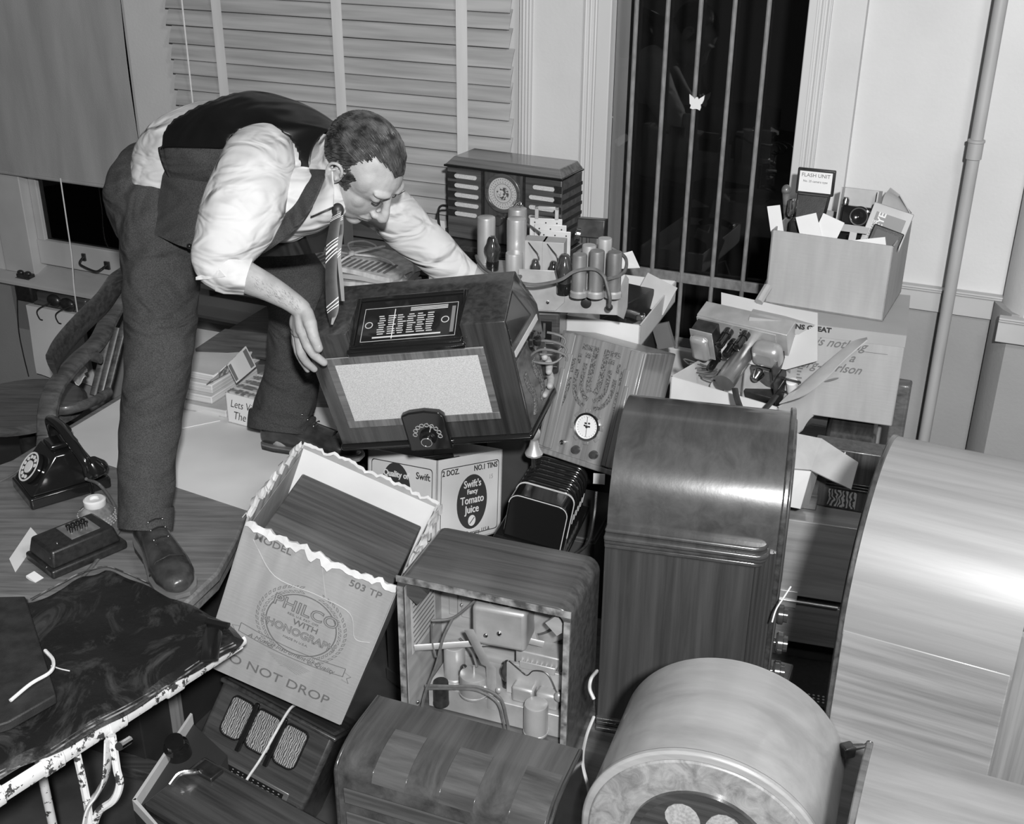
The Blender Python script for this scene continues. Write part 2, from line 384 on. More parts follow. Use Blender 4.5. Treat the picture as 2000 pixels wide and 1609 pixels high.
MB().bx(-2.8, -1.5, -.05, -.015, .745, .765).build('bottom_rail', SLAT, VB, .003)
# pipe
PIPEM = mat('pipe_paint', .32, .38, .5, nscale=(20, 20, 5))
pp = thing('steam_pipe', 'painted vertical heating pipe with a coupling beside the right wall', 'pipe', WALLM)
NP = -.055; sp, _ = wpx(1945, 25, NP); s2, _ = wpx(1803, 867, NP)
MB().cyl((s2, NP, 0), (s2, NP, 1.52), .0165, n=24).build('lower_length', PIPEM, pp)
zcp = wpx(1900, 292, NP)[1]
MB().lathe([(.0165, -.026), (.020, -.024), (.020, .018), (.022, .020), (.022, .026), (.0165, .028)], 24, T(s2, NP, zcp)).build('coupling', PIPEM, pp)
MB().cyl((s2, NP, 1.52), (s2, NP, H), .0165, n=24).build('upper_length', PIPEM, pp)
# wall items left
s0, z0 = wpx(52, 560, -.04)
bxh = thing('call_box', 'small black box hung on the wall under the left window sill', 'wall box', WALLM @ T(s0, -.02, z0))
MB().bx(-.045, .045, -.045, .018, -.055, .04).build('case', BLACKM, bxh, .008)
MB().bx(-.035, .035, -.03, .0, .04, .055).ell((-.02, -.02, .06), (.015, .012, .01)).ell((.02, -.02, .06), (.015, .012, .01)).build('clip', DARKMET, bxh)
s0, z0 = wpx(125, 640, -.03)
pad = thing('wall_file', 'thick pad of white sheets hung by metal hooks on the wall', 'paper pad', WALLM @ T(s0, -.02, z0))
MB().bx(-.145, .145, -.015, .018, .075, .145).build('back_plate', WALM, pad, .01)
rows = [[(x, -.03-.01*math.sin(3*v+x*5)*v, .085-.31*v+.006*math.sin(x*30)*(v > .9)) for x in np.linspace(-.16, .135, 12)] for v in np.linspace(0, 1, 14)]
MB().sheet(rows, .02).build('sheets', PAPER, pad)
for x in (-.06, .04):
    MB().tube(smooth_pts([(x+.05, -.02, .12), (x+.01, -.06, .10), (x-.02, -.062, .075), (x-.025, -.05, .04), (x-.012, -.048, .035)]), .003, 6).build('hook', DARKMET, pad)
MB().ell((-.02, -.02, .118), (.035, .018, .028)).ell((.05, -.02, .11), (.04, .018, .03)).build('spring_clip', DARKMET, pad)
cord('wall_wire', 'thin dark wire hanging down the lower wall below the black box', [wall(*[(lambda t: (t[0], -.012, t[1]))(wpx(*p, -.012))][0]) for p in ((33, 566), (36, 640), (45, 690), (56, 735))], .0028, DARKMET, 'wire')
# ================================================================== DESK AND WHAT STANDS ON IT
DZ = .76
def RV(a, b):
    v = Vector((math.radians(a), math.radians(b), 0)); t = v.length
    return Matrix.Rotation(t, 4, v.normalized()) if t > 1e-6 else Matrix.Identity(4)
def sn(s, n): return WX*s + WN*n
dk = thing('desk', 'large worn oak desk the man stands on', 'desk')
fr = onz(372, 1180, DZ); fl = onz(15, 1152, DZ)
edge = [fr.xy[:], (-.655, 2.20), (-.645, 2.35), (-.65, 2.62), (-.56, 2.76), (-.46, 2.86), sn(-1.60, 2.62).xy[:], sn(-1.60, 2.86).xy[:], sn(-2.04, 2.86).xy[:], sn(-2.04, 3.24).xy[:], sn(-2.42, 3.24).xy[:], onz(22, 898, DZ).xy[:], onz(-150, 960, DZ).xy[:], onz(-220, 1150, DZ).xy[:]]
fx = fr.x; fy = fr.y
edge[0] = (fx-.015, fy-.004)
MB().prism(edge, 'z', DZ-.028, DZ).build('top', OAK, dk, .006)
cen = Vector((-1.0, 2.8))
inn = [tuple(cen + (Vector(p)-cen)*.975) for p in edge]
MB().prism(inn, 'z', DZ-.062, DZ-.028).build('top_moulding', OAK, dk, .005)
ped = [sn(-2.30, 1.80), sn(-1.86, 1.80), sn(-1.86, 2.84), sn(-2.36, 2.84)]; inn2 = [p.xy[:] for p in ped]
MB().prism(inn2, 'z', 0, DZ-.062).build('pedestal', mat('dark_pedestal', .015, .025), dk, .004)
for q in ((-1.66, 2.5), (-1.66, 2.8)): c_ = sn(*q); MB().bx(c_.x-.03, c_.x+.03, c_.y-.03, c_.y+.03, 0, DZ-.062).build('leg', OAKD, dk)

def quadsheet(name, px, z, th, m, label, cat, wob=.0, group=None, n=10):
    a, b, c, d = [onz(x, y, z) for x, y in px]
    rows = [[(a.lerp(b, u)).lerp(d.lerp(c, u), v) + Vector((0, 0, wob*math.sin(5*u+2)*math.sin(4*v+1)*.5 + th/2)) for u in np.linspace(0, 1, n)] for v in np.linspace(0, 1, n)]
    return tag(MB().sheet(rows, th).build(name, m), label, cat, group)
# big white sheets
quadsheet('drawing_sheet', [(88, 868), (243, 775), (700, 800), (560, 1022)], DZ+.001, .0012, BLOT, 'big white sheet of paper spread over the desk under both feet', 'paper', .001)
quadsheet('leaflet', [(352, 838), (430, 822), (424, 800), (352, 808)], DZ+.004, .002, PAPER, 'small white leaflet on the big paper sheet next to the near leg', 'paper')
# stack of large bound ledgers
def bookstack():
    a = onz(300, 838, DZ+.003); dirx = WX; diry = WN
    t = thing('ledger_stack', 'wide stack of large pale unbound sheets behind the near leg', 'paper stack', Matrix.Translation(onz(352, 800, DZ)) @ rz(-22))
    for i, (w_, d_, h0, h1) in enumerate(((.36, .36, .003, .026), (.30, .34, .026, .05), (.29, .33, .05, .078), (.285, .30, .078, .1))):
        MB().bx(-.20, -.20+w_, 0+.02*i, .02*i+d_, h0, h1-.001).build('page_block', mat('page_edges', .46, .66, .85, nscale=(3, 3, 260), bump=.1), t, .003)
bookstack()
wbx = thing('flat_wooden_box', 'flat dark wooden lid leaning behind the booklets by the wall', 'board')
P = [onz(382, 684, .865), onz(560, 706, .83), onz(640, 668, .87), onz(440, 645, .90)]
MB().sheet([[P[0].lerp(P[1], u).lerp(P[3].lerp(P[2], u), v) for u in np.linspace(0, 1, 4)] for v in np.linspace(0, 1, 4)], .015).build('lid', WALM, wbx)
P2 = [Vector((p.x, p.y, .772)) for p in P]
MB().prism([(p.x, p.y) for p in [Vector((q.x*.98-.012, q.y*.98+.06)) for q in P]], 'z', .764, .822).build('case', WALM, wbx)
# booklet box with hand lettering
A = onz(446, 826, DZ); Bv = onz(530, 848, DZ)
yaw = math.degrees(math.atan2(Bv.y-A.y, Bv.x-A.x))
bk = thing('booklet_box', 'white open box of booklets lettered by hand beside the far shoe', 'box', Matrix.Translation(A + Vector((0, 0, .003))) @ rz(yaw))
bw, bd, bh = .145, .17, .092
m = MB(); m.bx(0, bw, 0, .003, 0, bh).bx(0, .003, 0, bd, 0, bh).bx(bw-.003, bw, 0, bd, 0, bh).bx(0, bw, bd-.003, bd, 0, bh).bx(0, bw, 0, bd, 0, .003)
m.build('carton', PAPER, bk)
MB().bx(.004, bw-.004, .004, bd-.004, .004, bh+.004).build('booklets', mat('booklet_backs', .16, .5, .8, nscale=(60, 8, 60), detail=3, lo=.45, hi=.55), bk)
for i in range(9):
    MB().bx(.008, bw-.008, .012+i*.017, .015+i*.017, bh+.003, bh+.008).build('booklet_spine', PAPER2 if i % 2 else INKG, bk)
text("Lets Visit", .034, T(.014, -.0006, .062) @ FRONT, INK, bk, shear=.3, bold=-.0004, sx=.8, align='LEFT')
text("The Mill", .036, T(.020, -.0006, .026) @ FRONT, INK, bk, shear=.3, bold=-.0004, sx=.8, align='LEFT')
# open booklet
a, b, c, d = [at(x, y, Z) for x, y, Z in ((404, 748, 2.95), (444, 722, 2.95), (478, 676, 2.98), (440, 700, 3.0))]
ob = thing('open_booklet', 'small printed booklet standing open like a tent on the paper stack', 'booklet')
e_, f_ = at(445, 722, 2.93), at(462, 752, 2.93)
p1 = onz(403, 750, .86); p2 = onz(444, 728, .86); r1 = onz(444, 712, .90); r2 = onz(480, 676, .90); q1 = onz(462, 748, .862); q2 = onz(500, 716, .862)
MB().sheet([[p1.lerp(p2, u).lerp(r1.lerp(r2, u), v) for u in (0, .5, 1)] for v in (0, .5, 1)], .002).build('left_page', mat('printed_page', .2, .62, .7, nscale=(50, 50, 50), detail=2, lo=.4, hi=.5), ob)
MB().sheet([[r1.lerp(r2, u).lerp(q1.lerp(q2, u), v) for u in (0, .5, 1)] for v in (0, .5, 1)], .002).build('right_page', PAPER, ob)
for u0, u1 in ((.0, .12), (.78, .95)):
    MB().sheet([[r1.lerp(r2, u).lerp(q1.lerp(q2, u), v) + Vector((.0012, -.0012, .0015)) for u in (u0, u1)] for v in (.08, .92)], .0006).build('printed_band', INKG, ob)

# telephone
tp = thing('telephone', 'black desk telephone with a rotary dial at the left edge of the desk', 'telephone', T(-1.147, 2.575, DZ+.001) @ rz(38))
def frustum(mb, x0, x1, y0, y1, z0, X0, X1, Y0, Y1, z1):
    vs = [(x0, y0, z0), (x1, y0, z0), (x1, y1, z0), (x0, y1, z0), (X0, Y0, z1), (X1, Y0, z1), (X1, Y1, z1), (X0, Y1, z1)]
    return mb._add([Vector(v) for v in vs], [(0, 3, 2, 1), (4, 5, 6, 7), (0, 1, 5, 4), (1, 2, 6, 5), (2, 3, 7, 6), (3, 0, 4, 7)])
# local: dial faces -x ; base .17 x .22
m = MB(); m.bx(-.09, .11, -.075, .075, 0, .032); frustum(m, -.085, .105, -.07, .07, .032, -.01, .06, -.055, .055, .12)
m.build('body', BLACKGLOSS, tp, .006, seg=3)
Md = T(-.055, 0, .078) @ ry(-49)
MB().lathe([(.040, -.004), (.040, .004), (.036, .007), (.0, .007)], 32, Md).build('dial', BLACKGLOSS, tp)
MB().loop((0, 0, 0), (Md @ T(0, 0, .0)).to_3x3(), .001, .0005, .001).bm.free()
def on(Mx, mb): mb.bm.transform(Mx); return mb
on(Md, MB().loop((0, 0, .0075), Matrix.Identity(3), .039, .0345, .001)).build('number_ring', PAPER, tp)
on(Md, MB().lathe([(.0165, .0075), (.0165, .009), (0, .0092)], 24)).build('dial_centre', PAPER, tp)
m = MB()
for i in range(10):
    a = math.radians(-60+i*30); m.lathe([(.0052, .0075), (.0052, .0086), (0, .0087)], 10, T(.0265*math.cos(a), .0265*math.sin(a), 0))
on(Md, m).build('finger_holes', PAPER, tp)
MB().bx(-.01, .06, -.03, .03, .12, .135).build('cradle', BLACKGLOSS, tp, .005)
hs = MB(); hs.tube(smooth_pts([(.045, -.13, .085), (.04, -.125, .12), (.03, -.08, .155), (.03, 0, .168), (.03, .08, .155), (.04, .125, .12), (.045, .13, .085)]), [.014]*3+[.013]*31+[.014]*3, 14)
hs.lathe([(.018, 0), (.03, .02), (.032, .03), (.028, .036), (.02, .04)], 24, T(.052, -.125, .115) @ ry(160)); hs.lathe([(.02, 0), (.028, .018), (.03, .03), (.026, .034)], 24, T(.05, .125, .115) @ ry(160))
hs.build('handset', BLACKGLOSS, tp)
tcp = [onz(168, 935, .84), onz(196, 948, .80), onz(225, 990, .785), onz(234, 1030, .77), onz(215, 1060, .765), onz(185, 1100, .765), onz(160, 1128, .765)]
MB().tube(smooth_pts(tcp), .0042, 6).build('cord', RUB, tp, M=tp.matrix_world.inverted())
cord('telephone_line', 'thin cord leaving the telephone toward the chair', [onz(80, 880, .84), onz(55, 905, .78), onz(20, 930, .765), onz(-10, 945, .765)], .003, RUB)
# ink well
iw = thing('ink_bottle', 'hobnail glass ink well with a white lid and a pen in it', 'ink bottle', Matrix.Translation(onz(192, 1022, DZ+.001)))
MB().lathe([(.022, 0), (.038, .004), (.043, .02), (.041, .036), (.030, .046), (.022, .05), (.022, .054)], 32).build('glass_jar', mat('smoky_glass', .12, .3, .12, nscale=(40, 40, 40), spec=.8), iw)
m = MB()
for j in range(4):
    for i in range(26):
        a = 2*PI*(i+.5*(j % 2))/26; m.ell((.0425*math.cos(a), .0425*math.sin(a), .008+j*.007), (.0024, .0024, .0024), n=6, m=4)
m.build('hobnails', mat('knob_glass', .35, rough=.08, spec=.9), iw)
MB().lathe([(.024, .05), (.026, .053), (.026, .066), (.022, .069), (.012, .069), (.012, .062)], 28).build('lid', PAPER, iw)
pw = tag(MB().cyl(iw.location+Vector((0, 0, .05)), at(176, 945, 2.83), .003, .0045, 8).build('dip_pen', BLACKGLOSS), 'black pen standing in the white lidded ink well', 'pen')
# paper under black box
quadsheet('note_sheet', [(18, 1092), (30, 1118), (78, 1050), (60, 1030)], DZ+.001, .001, PAPER, 'white notched sheet lying under the black telephone box', 'paper')
bb = thing('bell_box', 'black metal box with small pegs on its sloping top beside the white sheet', 'bell box', Matrix.Translation(onz(104, 1134, DZ+.001)) @ rz(47.5))
m = MB(); m.bx(0, .185, -.0, .125, 0, .022); frustum(m, .006, .175, .006, .119, .022, .014, .165, .014, .111, .062); m.build('case', BLACKM, bb, .006, seg=3)
MB().bx(.07, .14, .03, .10, .062, .0635).build('top_plate', mat('grey_plate', .2, .34, .35, metal=.5, nscale=(60, 20, 20)), bb)
for j in range(2):
    for i in range(4): MB().lathe([(.0035, 0), (.0035, .008), (.0055, .010), (.0055, .013), (0, .015)], 12, T(.085+.012*i, .058+.014*j, .0635)).build('peg', BLACKGLOSS, bb)
for x, y, z in ((.04, .04, .062), (.012, .02, .045), (.004, .03, .02)): MB().ell((x, y, z), (.003, .003, .0025), n=10, m=6).build('rivet', CHROME, bb)

# swivel chair behind the desk
ch = thing('wooden_armchair', 'worn bent-wood armchair at the left behind the desk', 'chair')
def band(pts, r, m, name, flat=(3, (0, 0, 1)), n=12): return MB().tube(smooth_pts([onz(*p) for p in pts]), r, n, flat=flat).build(name, m, ch)
sc_ = onz(70, 795, .45)
MB().lathe([(.02, 0), (.205, 0), (.225, .012), (.225, .03), (.21, .04), (.1, .034), (0, .032)], 40, T(sc_.x-.06, sc_.y+.02, .42)).build('seat', OAKD, ch)
fl_ = MB().tube([onz(p[0], p[1], p[2]) for p in ((88, 880, .45), (92, 840, .50), (94, 800, .56))] , [(.020, .030)]*3, 10).build('arm_post', OAKD, ch)
m = MB(); m.tube(smooth_pts([onz(*p) for p in ((92, 850, .50), (94, 800, .57), (108, 756, .62), (150, 705, .655), (190, 668, .68), (215, 620, .72), (240, 575, .78), (262, 545, .82))]), [(.017, .034)]*43, 12); m.build('arm', OAKD, ch)
m = MB(); m.tube(smooth_pts([onz(*p) for p in ((100, 712, .69), (118, 678, .72), (160, 630, .76), (200, 590, .80), (228, 550, .86), (255, 530, .90))]), [(.05, .012)]*31, 12); m.build('back_rail', WALM, ch)
m = MB(); m.tube(smooth_pts([onz(*p) for p in ((94, 796, .54), (130, 800, .535), (180, 785, .535), (215, 765, .54))]), [(.018, .014)]*19, 10); m.build('seat_rail', OAKD, ch)
for k in range(3):
    MB().tube([onz(182+k*14, 772-k*5, .50), onz(215+k*13, 640, .70)], [(.009, .014)]*2, 10).build('back_slat', OAKD, ch)
MB().tube([onz(160, 690, .66), onz(196, 700, .66)], [(.02, .012)]*2, 10).build('brace', OAKD, ch)
for a in (40, 130, 220, 310):
    MB().tube([(sc_.x-.06, sc_.y+.02, .16), (sc_.x-.06+.25*math.cos(math.radians(a)), sc_.y+.02+.25*math.sin(math.radians(a)), .02)], [.022, .015], 8).build('foot', OAKD, ch)
MB().cyl((sc_.x-.06, sc_.y+.02, .12), (sc_.x-.06, sc_.y+.02, .43), .03).build('column', DARKMET, ch)
rows = [[onz(142+26*u+3*math.sin(7*v), 715+28*v+4*math.sin(6*u), .50) + Vector((0, 0, .012*math.sin(5*u+3*v))) for u in np.linspace(0, 1, 7)] for v in np.linspace(0, 1, 7)]
tag(MB().sheet(rows, .004).build('crumpled_rag', PAPER), 'small crumpled white scrap on the chair behind its arm', 'rag')

# leather covered stand, bottom left
st = thing('metal_stand', 'chipped white enamel metal stand at the lower left', 'stand')
RZ = .745
ra, rb_ = onz(478, 1250, RZ), onz(-60, 1592, RZ)
d_ = (rb_-ra).normalized(); nrm = Vector((d_.y, -d_.x, 0))*-1
if nrm.x > 0: nrm = -nrm
MB().tube([ra+Vector((0, 0, 0)), ra.lerp(rb_, .12), rb_], [(.010, .006), (.016, .008), (.018, .008)], 10, flat=(1, (0, 0, 1))).build('top_rail', CHIP, st)
MB().tube([ra+Vector((0, 0, -.022))+nrm*.012, rb_+Vector((0, 0, -.022))+nrm*.012], .0045, 8).build('under_rail', CHIP, st)
for t in (.30, .52, .74, .93):
    c = ra.lerp(rb_, t); MB().tube([c-d_*.02, c+d_*.02], [(.021, .012)]*2, 10).build('clip_band', CHIP, st, .002)
def stp(px, py, Z): return at(px, py, Z)
c0 = ra.lerp(rb_, .60); Zc = (c0-CAM).dot(FW)
MB().tube(smooth_pts([stp(150, 1472, Zc), stp(166, 1545, Zc+.03), stp(175, 1600, Zc+.06), stp(184, 1680, Zc+.1)]), [(.0075, .0075)]*19, 8).build('strut', CHIP, st)
MB().tube(smooth_pts([stp(219, 1436, Zc), stp(228, 1500, Zc+.02), stp(234, 1530, Zc+.03), stp(222, 1562, Zc+.04), stp(190, 1590, Zc+.06), stp(176, 1660, Zc+.1)]), [(.0075, .0075)]*31, 8).build('strut', CHIP, st)
MB().tube(smooth_pts([stp(212, 1440, Zc), stp(208, 1510, Zc+.02), stp(192, 1545, Zc+.04), stp(172, 1580, Zc+.05), stp(158, 1680, Zc+.1)]), [(.005, .021)]*25, 10).build('bracket', CHIP, st)
far = ra+nrm*.42; 
for p in (ra.lerp(rb_, .98)+nrm*.05, ra.lerp(rb_, .9)+nrm*.4, ra.lerp(rb_, .45)+nrm*.40):
    MB().cyl((p.x, p.y, 0), (p.x, p.y, RZ-.02), .010, n=12).build('leg', CHIP, st)
MB().tube([ra.lerp(rb_, .45)+nrm*.40, ra.lerp(rb_, .9)+nrm*.4], .01, 8).build('cross_rail', CHIP, st)
MB().tube([onz(232, 1458, .735)+Vector((0, 0, .0)), onz(252, 1445, .72)], .008, 10).build('bolt', CHROME, st)
# leather sheet
LZ = .80
bord = [(474, 1240), (440, 1205), (380, 1178), (330, 1160), (290, 1140), (240, 1118), (205, 1108), (160, 1120), (120, 1140), (60, 1172), (0, 1190), (-80, 1230), (-140, 1400), (-60, 1545), (20, 1500), (90, 1468), (170, 1424), (260, 1374), (340, 1324), (410, 1284), (460, 1256)]
BP = [onz(x, y, LZ) for x, y in bord]
cL = sum(BP, Vector())/len(BP)
sp_b = []
for i in range(len(BP)):
    a, b = BP[i], BP[(i+1) % len(BP)]
    for k in range(4): sp_b.append(a.lerp(b, k/4))
rows = []
for v in np.linspace(0.0, 1, 16):
    r = []
    for i, p in enumerate(sp_b + [sp_b[0]]):
        q = cL.lerp(p, v); z = .006*noise.noise(q*7)+.004*noise.noise(q*19)
        edgelift = -.012*max(0, v-.93)/.07 + .003*math.sin(i*.9)*(v > .9)
        r.append(q + Vector((0, 0, z+edgelift)))
    rows.append(r)
lth = tag(MB().sheet(rows, .005).build('leather_cover', LEATH), 'large scuffed black leather cover lying over the white metal stand', 'leather cover')
we = [BP[i] + Vector((0, 0, -.004)) for i in (20, 19, 18, 17, 16, 15, 14, 13)]
for off, r_ in ((0, .0018), (.007, .0012)):
    MB().tube(smooth_pts([p_ + nrm*off + Vector((0, 0, .004*math.sin(k_*2.1)+off*.25)) for k_, p_ in enumerate(we)], 6), r_, 6).build('worn_edge', mat('worn_edge_mat', .03, .22, .7, nscale=(40, 40, 40), detail=5, lo=.45, hi=.6), lth)
we = [BP[i] + Vector((0, 0, .003)) for i in (9, 8, 7, 6, 5, 4)]
MB().tube(smooth_pts(we, 6), .0013, 6).build('worn_edge', mat('worn_edge_mat', .05), lth)
# its small strap with buckle-like fold
sp0, sp1 = onz(421, 1217, LZ+.012), onz(408, 1290, LZ+.012)
tag(MB().tube([sp0, sp0.lerp(sp1, .5)+Vector((0, 0, .004)), sp1], [(.003, .018)]*3, 12).build('leather_strap', BLACKGLOSS), 'short glossy black strap at the right tip of the leather cover', 'strap')
tag(MB().tube([onz(404, 1212, LZ+.018), onz(446, 1222, LZ+.018)], [(.006, .008)]*2, 10).build('strap_keeper', BLACKGLOSS), 'folded black leather keeper across the top of the short strap', 'strap keeper')
# dark flat case on the leather and its cord
cs = [onz(x, y, LZ+.012) for x, y in ((-60, 1180), (52, 1178), (112, 1372), (20, 1425), (-60, 1450))]
tag(MB().prism([(p.x, p.y) for p in cs], 'z', LZ+.010, LZ+.03).build('flat_case', mat('dull_black_cloth', .015, .03, .6, nscale=(30, 30, 30), bump=.2, bscale=300), bevel=.003), 'flat dull black case on the leather cover at the left edge', 'case')
cord('case_string', 'pale twisted string lying over the flat black case', [onz(20, 1368, LZ+.034), onz(60, 1335, LZ+.036), onz(98, 1312, LZ+.034), onz(104, 1290, LZ+.034), onz(88, 1270, LZ+.034)], .0035, STRING, 'string')
cord('leather_thread', 'thin loose thread on the leather cover beside the string', [onz(100, 1300, LZ+.012), onz(118, 1306, LZ+.012), onz(136, 1310, LZ+.012)], .0012, STRING, 'thread')
# wooden pole with a white clip at the left edge
pl = thing('wooden_pole', 'grey wooden pole with a white clip at the left below the black box', 'pole')
MB().tube([onz(-10, 1122, .74), onz(55, 1138, .745), onz(118, 1166, .75)], [.014, .016, .009], 10).build('rod', OAKD, pl)
MB().box(onz(68, 1128, .762), (.03, .022, .006), (rz(-30) @ ry(15)).to_3x3()).build('clip', PAPER, pl)
# ================================================================== THE HEAP OF RADIOS AND CARTONS
def P3(x, y, z): return Vector((x, y, z))
def scaled(b, k): return CAM + (Vector(b)-CAM)*k
# ---- hidden supports: plain packing crates and a low bench
def crate(name, label, x, y, z0, w_, d_, h_, yaw, m=None):
    t = thing(name, label, 'crate', T(x, y, z0) @ rz(yaw), 'packing crates holding up the heap')
    MB().bx(-w_/2, w_/2, -d_/2, d_/2, 0, h_).build('body', m or WAL, t, .004)
    for zz in (.03, h_-.03): MB().bx(-w_/2-.004, w_/2+.004, -d_/2-.004, d_/2+.004, zz-.02, zz+.02).build('batten', m or WAL, t, .002)
    return t
bench = thing('low_bench', 'dark low wooden bench top under the near radios', 'bench', T(.31, 2.06, 0) @ rz(-22))
MB().bx(-.42, .27, -.62, .30, .455, .492).build('top', WALM, bench, .004)
for x in (-.38, .22):
    for y in (-.56, .26): MB().bx(x-.03, x+.03, y-.03, y+.03, 0, .455).build('leg', WAL, bench, .003)
BZ = .4935

# ---- open-backed radio
R1 = thing('open_back_radio', 'wooden table radio with its back off showing speaker and chassis', 'radio', T(-.023, 2.045, BZ) @ rz(-19.8))
Wd, Dp, Ht = .376, .205, .389
def rrect(w_, h_, r, n=5, rb=0):
    pts = [(-w_/2, 0), (w_/2, 0)] if not rb else arcpts(-w_/2+rb, rb, rb, 180, 270, n) + arcpts(w_/2-rb, rb, rb, 270, 360, n)
    return pts + arcpts(w_/2-r, h_-r, r, 0, 90, n) + arcpts(-w_/2+r, h_-r, r, 90, 180, n)
def shell(w_, h_, r, t, y0, y1, M=None):
    """rounded-top box shell open at y0"""
    mb = MB(); o = rrect(w_, h_, r); i = [(x*(w_-2*t)/w_, t + z*(h_-2*t)/h_) for x, z in o]; n = len(o)
    vs = [Vector((x, y, z)) for y in (y0, y1) for x, z in o] + [Vector((x, y, z)) for y in (y0, y1-t) for x, z in i]
    fs = []
    for k in range(n):
        q = (k+1) % n
        fs += [(k, q, n+q, n+k), (2*n+k, 3*n+k, 3*n+q, 2*n+q), (k, 2*n+k, 2*n+q, q)]
    fs += [tuple(range(n, 2*n)), tuple(range(3*n, 4*n))]
    return mb._add(vs, fs)
shell(Wd, Ht, .03, .014, -Dp/2, Dp/2).build('cabinet', WALM, R1, .0015)
INN = mat('inner_plywood', .25, .36, .6, nscale=(6, 6, 40), detail=6)
m = MB(); m.bx(-Wd/2+.015, -Wd/2+.0165, -Dp/2+.004, Dp/2-.016, .016, Ht-.03); m.bx(Wd/2-.0165, Wd/2-.015, -Dp/2+.004, Dp/2-.016, .016, Ht-.03); m.bx(-Wd/2+.016, Wd/2-.016, Dp/2-.018, Dp/2-.015, .016, Ht-.016)
m.build('lining', INN, R1)
MB().bx(-Wd/2+.0168, -Wd/2+.0172, -.075, .05, .17, .33).build('printed_card', PAPER2, R1)
m = MB()
for i in range(11): m.bx(-Wd/2+.0173, -Wd/2+.0176, -.068+.002*(i % 3), .042, .182+.0125*i, .186+.0125*i)
m.build('card_printing', INKG, R1)
MB().bx(-Wd/2, Wd/2, -Dp/2-.003, -Dp/2, Ht-.018, Ht-.004).build('back_edge', mat('raw_edge', .05, .30, .7, nscale=(40, 40, 40), detail=5), R1)
for xx in (-1, 1): MB().bx(xx*(Wd/2-.014), xx*(Wd/2-.001), -Dp/2-.003, -Dp/2, .0, Ht-.03).build('back_edge', mat('raw_edge', .05), R1)
MB().bx(-Wd/2+.02, Wd/2-.02, -.02, Dp/2-.02, .145, .148).build('chassis_plate_back', CHAS, R1) if 0 else None
# speaker: round basket top right, magnet box
spk = MB(); Ms = T(.038, Dp/2-.02, .266) @ rx(90) @ Matrix.Scale(1.12, 4)
on(Ms, spk.lathe([(.100, 0), (.104, .006), (.098, .012), (.078, .016), (.045, .04), (.03, .05), (.0, .05)], 40)).build('speaker_basket', CHAS, R1)
on(Ms, MB().lathe([(.076, .0165), (.072, .022), (.044, .034), (.0, .036)], 40)).build('speaker_cone', mat('cone_paper', .10, .14, .8, nscale=(40, 40, 40)), R1)
m = MB()
for a in (15, 105, 195, 285):
    r_ = math.radians(a); m.box((.058*math.cos(r_), .058*math.sin(r_), .030), (.052, .020, .008), rz(a).to_3x3())
on(Ms, m).build('speaker_spider', CHAS, R1)
MB().box((.012, -.005, .262), (.118, .080, .098), rz(4).to_3x3()).build('magnet_cover', CHAS, R1, .010, seg=3)
MB().lathe([(.036, .0), (.036, .004), (.0, .004)], 30, T(.012, -.002, .3105)).build('magnet_coil_top', mat('coil_grey', .16, .2, .6), R1)
for x, z in ((.016, .252), (-.014, .240)): MB().ell((x, -.0455, z), (.006, .004, .006), n=12, m=8).build('screw', CHROME, R1)
MB().box((.015, -.01, .332), (.075, .05, .005), rx(-10).to_3x3()).build('terminal_strip', CHAS, R1, .001)
MB().box((.148, -.06, .318), (.036, .008, .036), ry(45).to_3x3()).build('corner_block', INN, R1)
MB().box((-.155, -.085, .345), (.05, .014, .04), ry(38).to_3x3()).build('corner_block', WAL, R1)
# screws and small fittings inside
for x, y_, z in ((-.16, -.08, .05), (-.10, .08, .30), (-.06, .08, .24), (-.12, .08, .21), (.10, .078, .06), (.15, .078, .18)): MB().ell((x, y_, z), (.0045, .004, .0045), n=10, m=7).build('screw', CHROME, R1)
for x0, x1, z0, z1 in ((-.12, -.085, .18, .34), (-.07, -.04, .20, .35), (-.15, -.13, .18, .33)): MB().bx(x0, x1, Dp/2-.024, Dp/2-.018, z0, z1).build('back_cleat', INN, R1, .001)
# brackets
MB().tube([(-.168, -.07, .185), (.05, .02, .20), (.09, .03, .192)], [(.008, .002)]*3, 8, flat=(1, (0, 0, 1))).build('cross_strap', CHAS, R1)
MB().tube([(-.04, -.075, .268), (-.01, -.055, .175), (.0, -.05, .165), (.0, -.045, .05)], [(.002, .011)]*4, 8, flat=(1, (0, 1, 0))).build('bent_strap', CHAS, R1)
# chassis with cans, tubes, tuner
MB().bx(-.15, .165, -.045, .08, .016, .075).build('chassis', CHAS, R1, .002)
MB().bx(.03, .16, .02, .075, .075, .17).build('tuning_condenser_frame', CHAS, R1, .003)
m = MB()
for i in range(9): m.bx(.045+i*.011, .049+i*.011, .0, .06, .09, .15)
m.build('condenser_plates', ALU, R1)
m = MB(); m.bx(.02, .165, -.01, .0, .075, .155); m.bx(.05, .13, -.012, -.009, .15, .168); m.build('tuner_plate', CHAS, R1, .004)
def can(par, x, y, z, r, h, m_=ALU, name='shield_can', cap=True, M=None):
    mb = MB().lathe([(r*1.04, 0), (r*1.04, .004), (r, .005), (r, h-.006), (r*.96, h-.001), (r*.9, h), (0, h)], 24)
    on((M or Matrix.Identity(4)) @ T(x, y, z), mb).build(name, m_, par)
can(R1, -.105, -.0, .076, .0235, .085); can(R1, -.045, -.035, .076, .032, .05, name='filter_can')
MB().cyl((-.045, -.035, .125), (-.045, -.035, .145), .003).build('terminal_pin', ALU, R1)
can(R1, .105, -.058, .03, .026, .075, name='filter_can'); can(R1, -.115, -.055, .04, .017, .06, BLACKM, 'tube_base')
